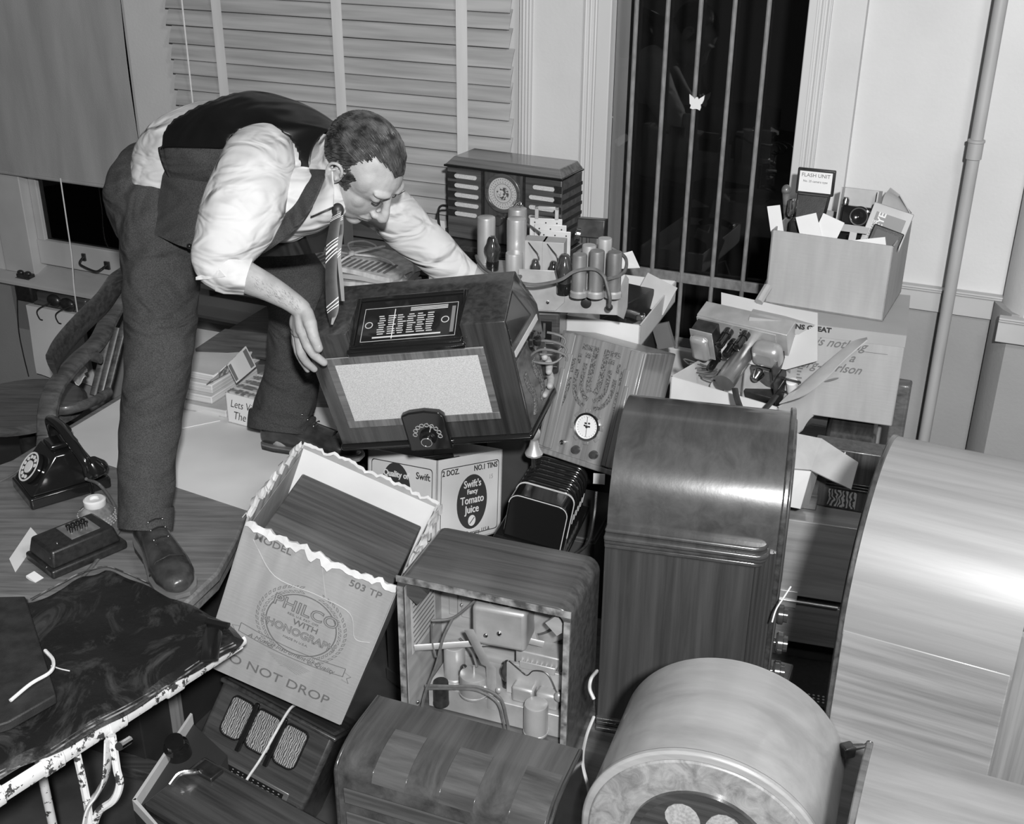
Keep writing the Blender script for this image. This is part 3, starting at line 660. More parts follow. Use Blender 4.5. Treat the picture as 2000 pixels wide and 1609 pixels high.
for x, w_ in ((.065, .05), (.12, .05)): MB().bx(x-w_/2, x+w_/2, -.035, .0, .075, .115).build('transformer_can', CHAS, R1, .006)
def glass_tube(par, x, y, z, s=1, M=None, name='vacuum_tube', base=True):
    M = (M or Matrix.Identity(4)) @ T(x, y, z) @ Matrix.Scale(s, 4)
    t = on(M, MB().lathe([(.015, 0), (.016, .022), (.0155, .024)], 20)).build(name, BLACKGLOSS, par)
    on(M, MB().lathe([(.0145, .024), (.0165, .035), (.0205, .05), (.020, .06), (.0145, .07), (.012, .082), (.008, .087), (0, .088)], 20)).build('bulb', mat('smoked_bulb', .018, .05, .07, spec=.9, nscale=(50, 50, 20)), t)
    return t
glass_tube(R1, .015, .01, .076, .75); glass_tube(R1, -.075, -.02, .076, .6)
def wire(par, pts, r=.0022, m_=RUB, name='wire', n=6): return MB().tube(smooth_pts(pts), r, n).build(name, m_, par)
wire(R1, [(-.01, .02, .34), (-.05, -.02, .30), (-.09, -.04, .262), (-.13, -.06, .258)], .003)
wire(R1, [(-.09, -.04, .262), (-.105, -.06, .22), (-.115, -.075, .16), (-.14, -.085, .08), (-.15, -.09, .02)], .0035)
wire(R1, [(-.13, -.06, .25), (-.13, -.06, .2), (-.12, -.065, .17)], .002)
wire(R1, [(-.14, -.08, .10), (-.08, -.08, .115), (-.02, -.075, .125), (.03, -.075, .11), (.045, -.075, .06), (.05, -.075, .03)], .0035)
wire(R1, [(-.14, -.08, .092), (-.08, -.08, .108), (-.02, -.078, .118), (.024, -.078, .10), (.037, -.078, .06), (.042, -.078, .03)], .0028)
wire(R1, [(.03, -.02, .168), (.06, -.03, .158), (.075, -.03, .15), (.09, -.03, .166), (.12, -.03, .165), (.145, -.04, .13)], .0012, DARKMET)
wire(R1, [(-.03, .03, .33), (-.04, .0, .26), (-.03, -.02, .22)], .0025); wire(R1, [(-.10, .02, .165), (-.06, -.01, .16), (-.04, -.03, .14)], .003)
MB().ell((.15, -.045, .125), (.010, .008, .012)).build('resistor', ALU, R1)
m = MB()
for i, (x, z) in enumerate(((-.02, .11), (.0, .10), (.02, .115), (-.005, .09), (.03, .09))): m.ell((x, -.05, z), (.006, .004, .006), n=8, m=6)
for i, q in enumerate(m.bm.verts): pass
m.bm.free()
for x, z in ((-.012, .112), (.002, .10), (.02, .115)): MB().ell((x, -.058, z), (.007, .005, .008), n=10, m=7).build('condenser', ALU, R1)

# ---- front radio: rounded inlaid top
R2 = thing('inlaid_top_radio', 'low wide radio with a rolled inlaid veneer top in the foreground', 'radio', T(-.092, 1.627, BZ) @ rz(-21))
W2_, D2, H2 = .415, .175, .262
prof = [(-D2/2, 0), (D2/2, 0), (D2/2, H2-.008), (D2/2-.01, H2), (D2/2-.03, H2+.002)] + [( -D2/2+.085 - .085*math.sin(math.radians(a)), H2-.085+.085*math.cos(math.radians(a))) for a in range(5, 90, 7)] 
prof = [(-D2/2, 0), (D2/2, 0), (D2/2, H2)] + [(-D2/2+.10-.10*math.sin(math.radians(a)), H2-.045+.045*math.cos(math.radians(a))) for a in range(0, 91, 8)]
FIG = wood('figured_walnut', .028, .085, 'y', rough=.25, coat=.6, fine=20, long=1.0)
MB().prism(prof, 'x', -W2_/2+.008, W2_/2-.008).build('cabinet', FIG, R2)
# inlay: squares of alternating veneer along the roll
FIG2 = wood('figured_walnut_light', .04, .105, 'x', rough=.25, coat=.6, fine=26, long=3)
top = prof[2:]
for k in range(6):
    x0 = -W2_/2+.012+k*.0652
    m = MB(); pr = [(y, z+.0006) for y, z in top[1:]]
    m.sheet([[Vector((x, y, z)) for x in (x0, x0+.0645)] for y, z in pr], .0008); m.build('inlay_panel', FIG2 if k % 2 else FIG, R2)
for sx_ in (-1, 1):
    MB().prism([(y*1.02, z*1.005) for y, z in prof], 'x', sx_*(W2_/2-.008), sx_*W2_/2).build('end_moulding', WALY, R2, .003)
m = MB(); m.bx(-W2_/2+.02, W2_/2-.03, -D2/2-.005, -D2/2, H2-.105, H2-.07); m.build('front_rail', WALM, R2, .003)
for (x0, x1) in ((-.185, -.06), (-.05, .17)):
    MB().bx(x0, x1, -D2/2-.006, -D2/2-.001, H2-.16, H2-.125).build('front_panel', WALM, R2, .004)

# ---- cathedral radio seen from its side
def archprof(w_, hs, k=1, n=28, base=0): return [(-w_/2, base)] + [(-w_/2*math.cos(PI*i/n), hs+k*w_/2*math.sin(PI*i/n)) for i in range(n+1)] + [(w_/2, base)]
R3 = thing('arched_console_radio', 'dark walnut arch-topped radio standing side-on with a ledge moulding and fluted corner', 'radio', T(.407, 2.163, BZ) @ rz(-13.7))
w3, d3, h3 = .375, .348, .510
R3W = wood('side_walnut', .032, .060, 'z', rough=.3, coat=.45, fine=45, long=1.6)
R3T = wood('roll_walnut', .040, .068, 'y', rough=.26, coat=.6, fine=28, long=.9)
MB().prism(archprof(w3, h3, .97), 'x', -d3/2, d3/2-.012, ).build('arched_shell', R3T, R3)
MB().prism(archprof(w3+.012, h3, .985), 'x', d3/2-.012, d3/2).build('front_rim', WALY, R3, .003)
for rr, xx in ((w3-.03, d3/2), (w3-.09, d3/2+.002)):
    pr = archprof(rr, h3, .97, base=.03); MB().prism(pr, 'x', xx-.001, xx+.004).build('front_panel', WALZ, R3, .002)
m = MB(); m.bx(-d3/2, d3/2-.05, -w3/2-.018, -w3/2+.01, .03, h3-.02); m.build('side_panel', R3W, R3, .002)
LM = WALY
zl = h3-.02
def ledgepoly(ext):
    x1 = d3/2-.034+ext*.3; y0 = -w3/2-ext; r_ = .026
    return [(-d3/2-.001, -w3/2+.02), (-d3/2-.001, y0)] + arcpts(x1-r_, y0+r_, r_, 270, 360, 7) + [(x1, -w3/2+.02)]
for dz, pr_, th in ((.006, .022, .010), (-.006, .034, .012), (-.018, .027, .012), (-.030, .022, .012)):
    MB().prism(ledgepoly(pr_), 'z', zl+dz, zl+dz+th).build('ledge_moulding', R3T, R3, .0045, seg=3)
m = MB()
for i in range(5): m.cyl((d3/2-.045+.008*i, -w3/2-.014+.0035*i, .03), (d3/2-.045+.008*i, -w3/2-.014+.0035*i, zl), .0055, n=10)
o = m.build('fluted_column', R3W, R3)
for k, (z, pr_) in enumerate(((0, .028), (.012, .022), (.024, .026))):
    MB().bx(-d3/2-.001, d3/2, -w3/2-pr_, w3/2, z, z+.010).build('plinth_moulding', R3T, R3, .003)
for z, y in ((.20, -.075), (.155, -.115), (.105, -.12), (.155, .1)):
    on(T(d3/2+.004, y, z) @ ry(90), MB().lathe([(.006, 0), (.006, .008), (.02, .008), (.023, .012), (.023, .022), (.017, .024), (.017, .032), (0, .033)], 24)).build('knob', mat('brown_knob', .05, rough=.2, coat=.5), R3)
on(T(d3/2+.002, 0, .36) @ ry(90), MB().lathe([(.05, 0), (.052, .006), (.046, .008), (0, .008)], 30)).build('dial_escutcheon', ALU, R3)
MB().tube(smooth_pts([at(1508, 1215, 2.24), at(1516, 1190, 2.24), at(1530, 1168, 2.24), at(1545, 1145, 2.24)]), .0016, 6).build('white_wire', STRING, R3, M=R3.matrix_world.inverted())

# ---- barrel radio nearest to camera
R4 = thing('pale_arched_radio', 'pale round-topped radio with its grille face tipped to the bottom edge', 'radio', T(.344, 1.471, BZ) @ rz(70))
w4, d4, h4 = .385, .254, .309
def archx(name, w_, hs, k, x0, x1, m_, par, bev=0, base=0, n=44): return MB().prism(archprof(w_, hs, k, n=n, base=base), 'x', x0, x1).build(name, m_, par, bev)
archx('barrel_shell', w4, h4, .963, -d4/2+.012, d4/2, wood('barrel_maple', .20, .29, 'y', rough=.34, coat=.3, fine=14, long=1.1), R4)
archx('front_rim', w4+.006, h4, .97, -d4/2, -d4/2+.014, LITEY, R4, .004)
archx('front_band', w4-.02, h4, .97, -d4/2-.005, -d4/2+.001, mat('burl_veneer', .14, .30, .3, coat=.5, nscale=(26, 26, 26), detail=8, sharp=.7, dist=1), R4, .003)
# grille: dark disc with petal openings of cloth
gz = h4+.01; gr = .105
on(T(-d4/2-.005, 0, gz) @ ry(-90), MB().loop((0, 0, 0), Matrix.Identity(3), gr+.008, gr-.004, .007, 48)).build('grille_ring', WALY, R4)
on(T(-d4/2-.006, 0, gz) @ ry(-90), MB().lathe([(gr, 0), (gr, .002), (0, .002)], 48)).build('grille_board', WALY, R4)
for k in range(6):
    a = math.radians(30+60*k); pts = []
    for t in range(16):
        b = 2*PI*t/16; u, v_ = .026*math.cos(b)*(1+.25*math.sin(b)), .036*math.sin(b)
        pts.append((-(v_+.056)*math.sin(a)+u*math.cos(a), gz+(v_+.056)*math.cos(a)+u*math.sin(a)))
    MB().prism(pts, 'x', -d4/2-.0095, -d4/2-.007).build('grille_cloth', mat('barrel_cloth', .22, .34, .9, nscale=(200, 200, 200)), R4)

# ---- large blond arched radio at right
R5 = thing('blond_arched_radio', 'tall blond arched radio with a wide seam along its side at the right edge', 'radio', T(.7476, 1.6842, .390) @ rz(-26.9) @ Matrix.Scale(1.05, 4))
w5, d5, h5 = .425, .245, .667
archx('arched_shell', w5, h5, 1.02, -.121, d5-.121, wood('blond_roll', .16, .22, 'x', rough=.42, coat=.18, fine=34, long=1.6), R5, base=h5*.985)
MB().bx(-.119, d5-.123, -w5/2-.001, w5/2, 0, h5-.002).build('lower_case', wood('blond_side', .13, .24, 'x', rough=.34, coat=.3, fine=46, long=2.0), R5, .002)
archx('front_edge', w5+.004, h5, 1.02, -.127, -.119, WALY, R5, .002)
archx('front_face', w5-.03, h5, 1.02, -.131, -.127, WALZ, R5, .002)

# ---- blond panel at right edge and pale cabinet at bottom right
R6 = thing('tan_cabinet', 'plain tan cabinet corner cut off by the right picture edge', 'cabinet', Matrix.Translation(at(1926, 1500, 1.90)) @ rz(-62))
MB().bx(.0, .22, .0, .20, -.30, .27).build('case', LITEZ, R6, .004)
R7 = thing('pale_veneered_cabinet', 'pale veneered cabinet with a rounded edge at the bottom right corner', 'cabinet', Matrix.Translation(at(1702, 1470, 1.60)) @ rz(-24))
prof = [(.02, -.40), (.02, 0)] + arcpts(-.02, -.15, .15, 90, 172, 10) + [(-.17, -.40)]
MB().prism(prof, 'x', 0, .40).build('case', wood('pale_cab', .11, .19, 'x', rough=.35, coat=.3, fine=18, long=1.5), R7)
MB().prism([(y*1.02, z+.002) for y, z in prof], 'x', -.010, 0).build('end_edge', WALM, R7, .002)

# ---- tomato juice carton
def open_carton(t, w_, d_, h_, m_out, m_in=None, th=.004):
    mb = MB(); mb.bx(-w_/2, w_/2, -d_/2, -d_/2+th, 0, h_).bx(-w_/2, w_/2, d_/2-th, d_/2, 0, h_).bx(-w_/2, -w_/2+th, -d_/2, d_/2, 0, h_).bx(w_/2-th, w_/2, -d_/2, d_/2, 0, h_).bx(-w_/2, w_/2, -d_/2, d_/2, 0, th)
    o = mb.build('carton', m_out, t); return o
C1 = thing('juice_carton', 'white tomato juice carton with dark oval labels under the held radio', 'carton', T(-.214, 2.779, .521) @ rz(50.9) @ RV(-9.8, 14.1))
cw, cdp, chh = .267, .257, .235
# this fit: near corner is front-left, lettered face is the front (-y)
open_carton(C1, cw, cdp, chh, CARDW)
def frame_lines(par, w_, h_, M, t=.0022, r=.01, name='printed_border'):
    o = rrect(w_, h_, r, 4, r); m = MB(); n = len(o)
    vs = [Vector((x, z, 0)) for x, z in o] + [Vector((x*(w_-2*t)/w_, t+z*(h_-2*t)/h_, 0)) for x, z in o]
    m._add(vs, [(k, (k+1) % n, n+(k+1) % n, n+k) for k in range(n)])
    m.bm.transform(M); return m.build(name, INK, par)
def oval(par, rx_, ry_, M, m_=None, name='printed_oval'): 
    m = MB(); pts = [(rx_*math.cos(2*PI*i/40), ry_*math.sin(2*PI*i/40)) for i in range(40)]
    m.prism(pts, 'z', 0, .0004); m.bm.transform(M); return m.build(name, m_ or INK, par)
INKD = mat('dark_print', .045, rough=.5)
Mf = T(0, -cdp/2-.0006, 0) @ FRONT
frame_lines(C1, cw-.03, chh-.04, Mf @ T(0, .015, 0))
text('2 DOZ.', .021, Mf @ T(-.080, .196, 0), INKD, C1, bold=.0004)
text('NO.1 TINS', .021, Mf @ T(.062, .196, 0), INKD, C1, bold=.0004)
oval(C1, .062, .075, Mf @ T(.008, .106, .0), INKD)
Mt = Mf @ T(.008, 0, .0008)
for s_t, y_, z_ in (("Swift's", .155, .028), ('Fancy', .134, .019), ('Tomato', .111, .030), ('Juice', .085, .030)):
    text(s_t, z_, Mt @ T(0, y_, 0), WHITEINK, C1, bold=.0003)
oval(C1, .015, .015, Mt @ T(0, .054, 0), WHITEINK); MB().box(Mt @ Vector((0, .054, .0008)), (.024, .001, .002), (rz(0) @ ry(-40)).to_3x3()).build('printed_dart', INKD, C1)
text('Swift & Company, U.S.A.', .016, Mf @ T(.012, .020, 0), INKD, C1, sx=.95)
text('15', .018, Mf @ T(.085, .165, 0), mat('stamp_grey', .33), C1)
Ms_ = T(-cw/2-.0006, 0, 0) @ rz(-90) @ FRONT
frame_lines(C1, cdp-.03, chh-.04, Ms_ @ T(0, .015, 0))
oval(C1, .055, .075, Ms_ @ T(-.02, .135, 0), INKD)
text('Quality of', .023, Ms_ @ T(-.02, .178, .0008) @ rz(0), WHITEINK, C1, bold=.0006)
text('Swift', .026, Ms_ @ T(.08, .185, .0008), INKD, C1, bold=.0003)
m = thing('dark_tube_parts', 'dark radio parts lying in the tomato juice carton', 'radio parts', T(-.214, 2.779, .521) @ rz(50.9) @ RV(-9.8, 14.1) @ T(0, 0, .188))
MB().bx(-.12, .12, -.115, .115, -.17, .0).build('case', BLACKM, m, .006); MB().cyl((-.09, -.04, .01), (.02, -.07, .02), .014).build('cylinder', DARKMET, m); MB().cyl((-.02, .05, .01), (.09, .02, .012), .010).build('cylinder', CHROME, m)

# ---- phonograph carton with a veneered lid standing in it
kC = .97
CB = scaled((-.535, 2.38, .416), kC)
C2 = thing('phonograph_carton', 'torn phonograph carton leaning in the centre with large printed oval', 'carton', Matrix.Translation(CB) @ rz(-11.1) @ RV(3.4, 21.2))
cw, cdp, chh = .359*kC, .330*kC, .471*kC
rnd = random.Random(11)
def torn_wall(x0, y0, x1, y1, h_, amp, seed, dip=0):
    r = random.Random(seed); n = 46; rows = [[], []]; hs = []
    h = 0
    for i in range(n+1):
        h = .6*h + r.uniform(-amp, amp); hs.append(h_+h - dip*math.sin(PI*i/n))
    a, b = Vector((x0, y0, 0)), Vector((x1, y1, 0)); out = (b-a).normalized().cross(Vector((0, 0, 1)))
    rows = []
    for v in (0, .25, .5, .75, .9, 1): rows.append([a.lerp(b, i/n) + Vector((0, 0, hs[i]*v)) + out*(.0015*math.sin(i*.9+v*4)*v) for i in range(n+1)])
    return rows, hs, a, b, out
m = MB(); walls_ = [(-cw/2, -cdp/2, cw/2, -cdp/2, chh-.012, .006, 1), (cw/2, -cdp/2, cw/2, cdp/2, chh-.01, .007, 2), (cw/2, cdp/2, -cw/2, cdp/2, chh-.005, .006, 3), (-cw/2, cdp/2, -cw/2, -cdp/2, chh, .010, 4)]
frill = MB(); rim = []
for x0, y0, x1, y1, hh, am, sd in walls_:
    rows, hs, a, b, out = torn_wall(x0, y0, x1, y1, hh, am, sd); m.sheet(rows, .005)
    n = len(hs)-1; r = random.Random(sd+50)
    rr = [[], [], []]
    for i in range(n+1):
        p = a.lerp(b, i/n); l = (.004+.022*abs(noise.noise(Vector((i*.22, sd*3, 0))))+.008*abs(noise.noise(Vector((i*.9, sd*7, 2)))))*(.12 if sd == 3 else 1.25 if sd == 4 else 1)
        rr[0].append(p+Vector((0, 0, hs[i]-.004))+out*.003); rr[1].append(p+Vector((0, 0, hs[i]+.004+r.uniform(0, .004)))+out*(.005+l*.3)); rr[2].append(p+Vector((0, 0, hs[i]-l*r.uniform(.6, 1.1)))+out*(.004+l*.8+r.uniform(0, .004)))
    frill.sheet(rr, .002)
m.bx(-cw/2, cw/2, -cdp/2, cdp/2, 0, .004); m.build('carton', CARD, C2); frill.build('torn_rim', CARDIN, C2)
m = MB(); tt = .0045
m.bx(-cw/2+tt, cw/2-tt, cdp/2-tt-.0005, cdp/2-tt, .01, chh-.022).bx(cw/2-tt-.0005, cw/2-tt, -cdp/2+tt, cdp/2-tt, .01, chh-.03); m.bx(-cw/2+tt, cw/2-tt, cdp/2-tt-.0006, cdp/2-tt-.0001, .3, chh-.012); m.build('white_lining', PAPER, C2)
m = MB(); m.bx(-cw/2+tt, -cw/2+tt+.0005, -cdp/2+tt, cdp/2-tt, .01, chh-.03); m.build('lining', CARD, C2)
Mf = T(0, -cdp/2-.0035, 0) @ FRONT
PR = mat('carton_print', .15, rough=.7)
text('MODEL', .026, Mf @ T(-.106, chh-.040, 0), PR, C2, bold=.0002)
text('503 TP', .026, Mf @ T(.112, chh-.050, 0), PR, C2, bold=.0003)
def ringp(par, rx_, ry_, t, M, m_, name='printed_ring'):
    m = MB(); n = 48; vs = [Vector((rx_*math.cos(2*PI*i/n), ry_*math.sin(2*PI*i/n), 0)) for i in range(n)] + [Vector(((rx_-t)*math.cos(2*PI*i/n), (ry_-t)*math.sin(2*PI*i/n), 0)) for i in range(n)]
    m._add(vs, [(k, (k+1) % n, n+(k+1) % n, n+k) for k in range(n)]); m.bm.transform(M); return m.build(name, m_, par)
Mo = Mf @ T(.010, .235, .0)
ringp(C2, .083, .088, .003, Mo, PR)
text('PHILCO', .044, Mo @ T(0, .044, 0), PR, C2, bold=.0012); text('PHILCO', .044, Mo @ T(0, .044, .0005), CARD, C2, bold=-.0011)
text('REG. U.S. PAT. OFF.', .009, Mo @ T(0, .020, 0), PR, C2)
text('WITH', .023, Mo @ T(.01, .003, 0), PR, C2, bold=.0003)
text('PHONOGRAPH', .030, Mo @ T(0, -.025, 0), PR, C2, bold=.0009, sx=.86); text('PHONOGRAPH', .030, Mo @ T(0, -.025, .0005), CARD, C2, bold=-.0008, sx=.86)
text('MADE IN U.S.A.', .009, Mo @ T(0, -.049, 0), PR, C2)
# laurel wreath
for sd in (-1, 1):
    m = MB()
    for k in range(19):
        a = math.radians(-62+k*7.6) if sd > 0 else math.radians(242-k*7.6)
        for rr_ in (.090, .102):
            c = Vector((rr_*1.0*math.cos(a), rr_*1.06*math.sin(a), 0)); dr = a+(PI/2-.0 if sd > 0 else -PI/2) + (.45 if rr_ > .095 else -.45)*(-sd)
            L = .010; u = Vector((math.cos(dr), math.sin(dr), 0)); v_ = Vector((-u.y, u.x, 0))
            o_ = [c-u*L*.7, c+v_*.0032, c+u*L*.9, c-v_*.0032]; i_ = [c+(q-c)*.62 for q in o_]
            m._add(o_+i_, [(j, (j+1) % 4, 4+(j+1) % 4, 4+j) for j in range(4)])
    m.bm.transform(Mo); m.build('printed_wreath', PR, C2)
# ribbon
m = MB(); rib = []
for i in range(13):
    x = -.128+i*.0213; rib.append((x, -.058-.018*math.cos((i-6)/6*1.2)+.0))
for off in (0.0, -.026):
    m.sheet([[Vector((x, y+off+q, 0)) for x, y in rib] for q in (0, .0016)], .0003)
for (x, y), sg in ((rib[0], -1), (rib[-1], 1)):
    for q in ([(0, 0), (0, -.026)], [(0, -.010), (sg*.018, -.016), (sg*.010, -.026), (sg*.018, -.038), (0, -.034)]):
        for (a1, b1), (a2, b2) in zip(q[:-1], q[1:]): m.tube([Vector((x+a1, y+b1, 0)), Vector((x+a2, y+b2, 0))], .0008, 4)
m.bm.transform(Mo); m.build('printed_ribbon', PR, C2)
text('A Musical Instrument of Quality', .0175, Mo @ T(0, -.0885, 0), PR, C2, shear=.35, sx=.93)
m = MB()
for k in range(7): m.tube([Vector((-.05+k*.006, -.112-k*.004, 0)), Vector((0, -.108-k*.004, 0)), Vector((.055-k*.004, -.116-k*.0045, 0))], .0006, 4)
m.bm.transform(Mo); m.build('printed_flourish', PR, C2)
text('DO NOT DROP', .038, Mf @ T(-.010, .056, 0), PR, C2, bold=.0, sx=1.05)
CARDT = mat('torn_edge_line', .44, .5, .9)
wire(C2, [(-.15, -cdp/2-.003, chh-.05), (-.08, -cdp/2-.0035, chh-.12), (.02, -cdp/2-.0035, chh-.12), (.10, -cdp/2-.0035, chh-.13), (.13, -cdp/2-.0035, chh-.19), (.165, -cdp/2-.003, chh-.185)], .0008, CARDT, 'tear_line')
wire(C2, [(.0, -cdp/2-.003, chh-.02), (.02, -cdp/2-.0035, chh-.07), (.04, -cdp/2-.0035, chh-.12)], .0007, CARDT, 'tear_line')
# radio inside the carton: its dark side panel as flat board
I1 = thing('boxed_radio', 'dark walnut radio standing inside the torn phonograph carton', 'radio', Matrix.Translation(CB) @ rz(-11.1) @ RV(3.4, 21.2))
MB().bx(-cw/2+.03, cw/2-.014, -cdp/2+.012, cdp/2-.052, .008, chh-.042).build('cabinet', WALM, I1, .004)

# ---- grille radio tilted under the carton
kG = .97
GB = scaled((-.652, 2.326, .04), kG)
R8 = thing('three_window_radio', 'dark radio with three cloth windows tilted below the phonograph carton', 'radio', Matrix.Translation(GB) @ rz(-17.4) @ RV(-30.4, 16.2))
w8, d8, h8 = .331*kG, .20*kG, .228*kG+.06
WALR = wood('rubbed_walnut', .03, .07, 'x', rough=.32, coat=.4)
MB().bx(-w8/2, w8/2, -d8/2, d8/2, -.06, h8-.06).build('cabinet', WALR, R8, .012, seg=3)
MB().bx(-w8/2-.006, w8/2+.006, -d8/2-.008, d8/2, h8-.075, h8-.063).build('top_moulding', WALY, R8, .005, seg=3)
yb = -d8/2-.001
GZ0, GZ1 = h8-.06-.125, h8-.06-.028
GCL = mat('brocade_cloth', .05, .34, .6, kind='wave', nscale=(62, 62, 50), dist=6, detail=2, lo=.35, hi=.75)
for k, (x0, x1) in enumerate(((-.115, -.058), (-.043, .022), (.037, .098))):
    wv, hv = x1-x0, GZ1-GZ0; o_ = rrect(wv, hv, .012, 4, .018); n = len(o_)
    m = MB(); cx = (x0+x1)/2
    m.prism([(cx+x, GZ0+z) for x, z in o_], 'y', yb-.0015, yb); m.build('cloth_window', GCL, R8)
    m = MB(); vs = [Vector((cx+x*s_, y, GZ0+hv/2+(z-hv/2)*s2)) for s_, s2, y in ((1.10, 1.08, yb), (1.08, 1.06, yb-.006), (1.0, .99, yb-.006), (.98, .97, yb)) for x, z in o_]
    m._add(vs, [(a*n+j, a*n+(j+1) % n, ((a+1) % 4)*n+(j+1) % n, ((a+1) % 4)*n+j) for a in range(4) for j in range(n)]); m.build('window_frame', BLACKGLOSS, R8)
for x in (-.050, .030): MB().bx(x-.006, x+.006, yb-.012, yb, GZ0-.02, GZ1+.01).build('divider_bar', BLACKGLOSS, R8, .002)
MB().bx(-.125, .115, yb-.004, yb, .0, .045).build('dial_frame', WALM, R8, .003)
MB().bx(-.112, .102, yb-.005, yb-.003, .008, .037).build('dial_glass', BLACKGLOSS, R8)
r = random.Random(5)
for row in range(4):
    m = MB()
    for i in range(14):
        x = -.10+i*.0145; m.bx(x, x+r.uniform(.002, .007), yb-.0056, yb-.005, .012+row*.0065, .0138+row*.0065)
    m.build('dial_marks', mat('dial_marks_mat', .3), R8)
Mg = Matrix.Translation(GB) @ rz(-17.4) @ RV(-30.4, 16.2)
twp = [(.030, yb+.03, h8-.045), (.028, yb-.012, h8-.062), (.018, yb-.02, .1), (.008, yb-.02, .04), (.002, yb-.018, -.01), (.003, yb-.014, -.03)]
cord('twine', 'pale twine tied over the front of the radio with three cloth windows', [Mg @ Vector(p) for p in twp], .0034, STRING, 'string')

# ---- lower left: flat wooden chest with metal hasp, in a thin walled tray
kz = .30
a = onz(258, 1562, kz); b = onz(372, 1392, kz); c = onz(620, 1580, kz)
tray = thing('low_tray', 'open tray with a thin pale rim at the bottom left', 'tray')
ax = (b-a); 
MB().prism([(p.x, p.y) for p in (a, b, b+Vector((.006, -.004, 0)), a+Vector((.008, 0, 0)))], 'z', kz-.03, kz).build('pale_side', PAPER2, tray)
e2 = onz(330, 1640, kz)
MB().prism([(p.x, p.y) for p in (a, e2, e2+Vector((-.0, .006, 0)), a+Vector((.006, .006, 0)))], 'z', kz-.03, kz).build('pale_end', PAPER2, tray)
MB().prism([(p.x, p.y) for p in (a, b, b+(e2-a), e2)], 'z', kz-.106, kz-.03).build('bottom', mat('dark_tray', .03), tray)
lid0 = onz(300, 1545, .27)
chs = thing('wooden_lid_case', 'flat dark wooden case with a metal hasp in the tray at the bottom left', 'case', Matrix.Translation(onz(275, 1572, .285)) @ rz(-33))
MB().bx(.0, .40, .0, .17, -.09, .0).build('case', BLACKM, chs, .004)
MB().bx(.02, .42, -.005, .175, .0, .022).build('lid', WALR, chs, .005)
MB().tube(smooth_pts([(.035, .06, .03), (.04, .085, .045), (.055, .11, .04), (.06, .13, .03)]), [(.008, .004)]*19, 8).build('hasp', CHROME, chs)
MB().bx(.04, .10, .12, .16, .022, .034).build('hasp_plate', DARKMET, chs, .003)
cp = tag(MB().lathe([(.02, 0), (.03, .005), (.03, .05), (.022, .06), (.022, .075), (0, .078)], 24).build('black_jar', BLACKGLOSS), 'small round black jar beside the tilted radio at the lower left', 'jar')
cp.matrix_world = Matrix.Translation(onz(352, 1478, .26)) @ rx(20)
bdp = thing('upright_board', 'pale wooden board end standing under the leather covered stand', 'board', Matrix.Translation(onz(345, 1450, .0)) @ rz(-20))
MB().bx(-.03, .03, -.01, .01, 0, .42).build('board', LITEZ, bdp, .002)
fb = tag(MB().box(onz(272, 1500, .02)+Vector((0, 0, 0)), (.16, .05, .036), rz(-18).to_3x3()).build('floor_strip', WAL, bevel=.003), 'short dark moulded strip lying on the floor left of the tray', 'strip')
# ================================================================== BACK OF THE HEAP
# side cabinet under the window carrying the far radios
cab = thing('window_cabinet', 'dark low cabinet under the blinds carrying the dial radio and the tied papers', 'cabinet')
MB().prism([sn(s_, n_).xy[:] for s_, n_ in ((-1.98, WC-.48), (-1.15, WC-.48), (-1.15, WC-.09), (-1.98, WC-.09))], 'z', 0, .90).build('body', WAL, cab, .004)
MB().prism([sn(s_, n_).xy[:] for s_, n_ in ((-2.0, WC-.5), (-1.14, WC-.5), (-1.14, WC-.088), (-2.0, WC-.088))], 'z', .90, .925).build('top', WALM, cab, .004)
# dark radio under the dial radio
DR = scaled((0, 3.741, 1.081), .93)
U1 = thing('rounded_dark_radio', 'dark glossy radio lying under the radio with the round dial', 'radio', T(DR.x-.02, DR.y-.01, .926) @ rz(-26.9))
MB().bx(-.22, .20, -.115, .09, 0, .20).build('cabinet', WAL, U1, .012, seg=3)
MB().tube([(-.22, -.118, .20), (.2, -.118, .20)], .014, 12).build('rounded_edge', BLACKGLOSS, U1)
MB().bx(-.21, .05, -.135, -.115, .09, .13).build('metal_bar', CHROME, U1, .008)
MB().bx(-.24, .22, -.12, .09, .20, .228).build('top', WALY, U1, .006)
# dial radio
R9 = thing('round_dial_radio', 'walnut radio with a large round dial and slotted speaker openings below the blinds', 'radio', T(DR.x, DR.y, DR.z-.003) @ rz(-26.9))
w9, d9, h9 = .393, .150, .236
MB().bx(-w9/2+.004, w9/2-.004, -d9/2+.004, d9/2, 0, h9-.012).build('cabinet', WALM, R9, .003)
MB().bx(-w9/2-.002, w9/2+.002, -d9/2-.006, d9/2, h9-.016, h9-.009).build('top_moulding', BLACKGLOSS, R9, .002)
frustum(MB(), -w9/2+.002, w9/2-.002, -d9/2-.002, d9/2, h9-.009, -w9/2+.02, w9/2-.02, -d9/2+.02, d9/2-.002, h9+.012).build('top', wood('dial_radio_top', .10, .2, 'x', rough=.2, coat=.6), R9, .002)
y9 = -d9/2+.004
MB().bx(-.062, .066, y9-.004, y9, .004, h9-.016).build('centre_panel', WALZ, R9, .001)
for x in (-.067, .071): MB().bx(x-.004, x+.004, y9-.006, y9, 0, h9-.016).build('dark_strip', BLACKM, R9)
def slot(x0, x1, z):
    m = MB(); n = 8; r = .0062
    pts = [(x1-r+r*math.cos(math.radians(a)), z+r*math.sin(math.radians(a))) for a in range(-90, 91, 22)] + [(x0+r+r*math.cos(math.radians(a)), z+r*math.sin(math.radians(a))) for a in range(90, 271, 22)]
    m.prism(pts, 'y', y9-.0035, y9-.0005).build('cloth_slot', CLOTHLT, R9)
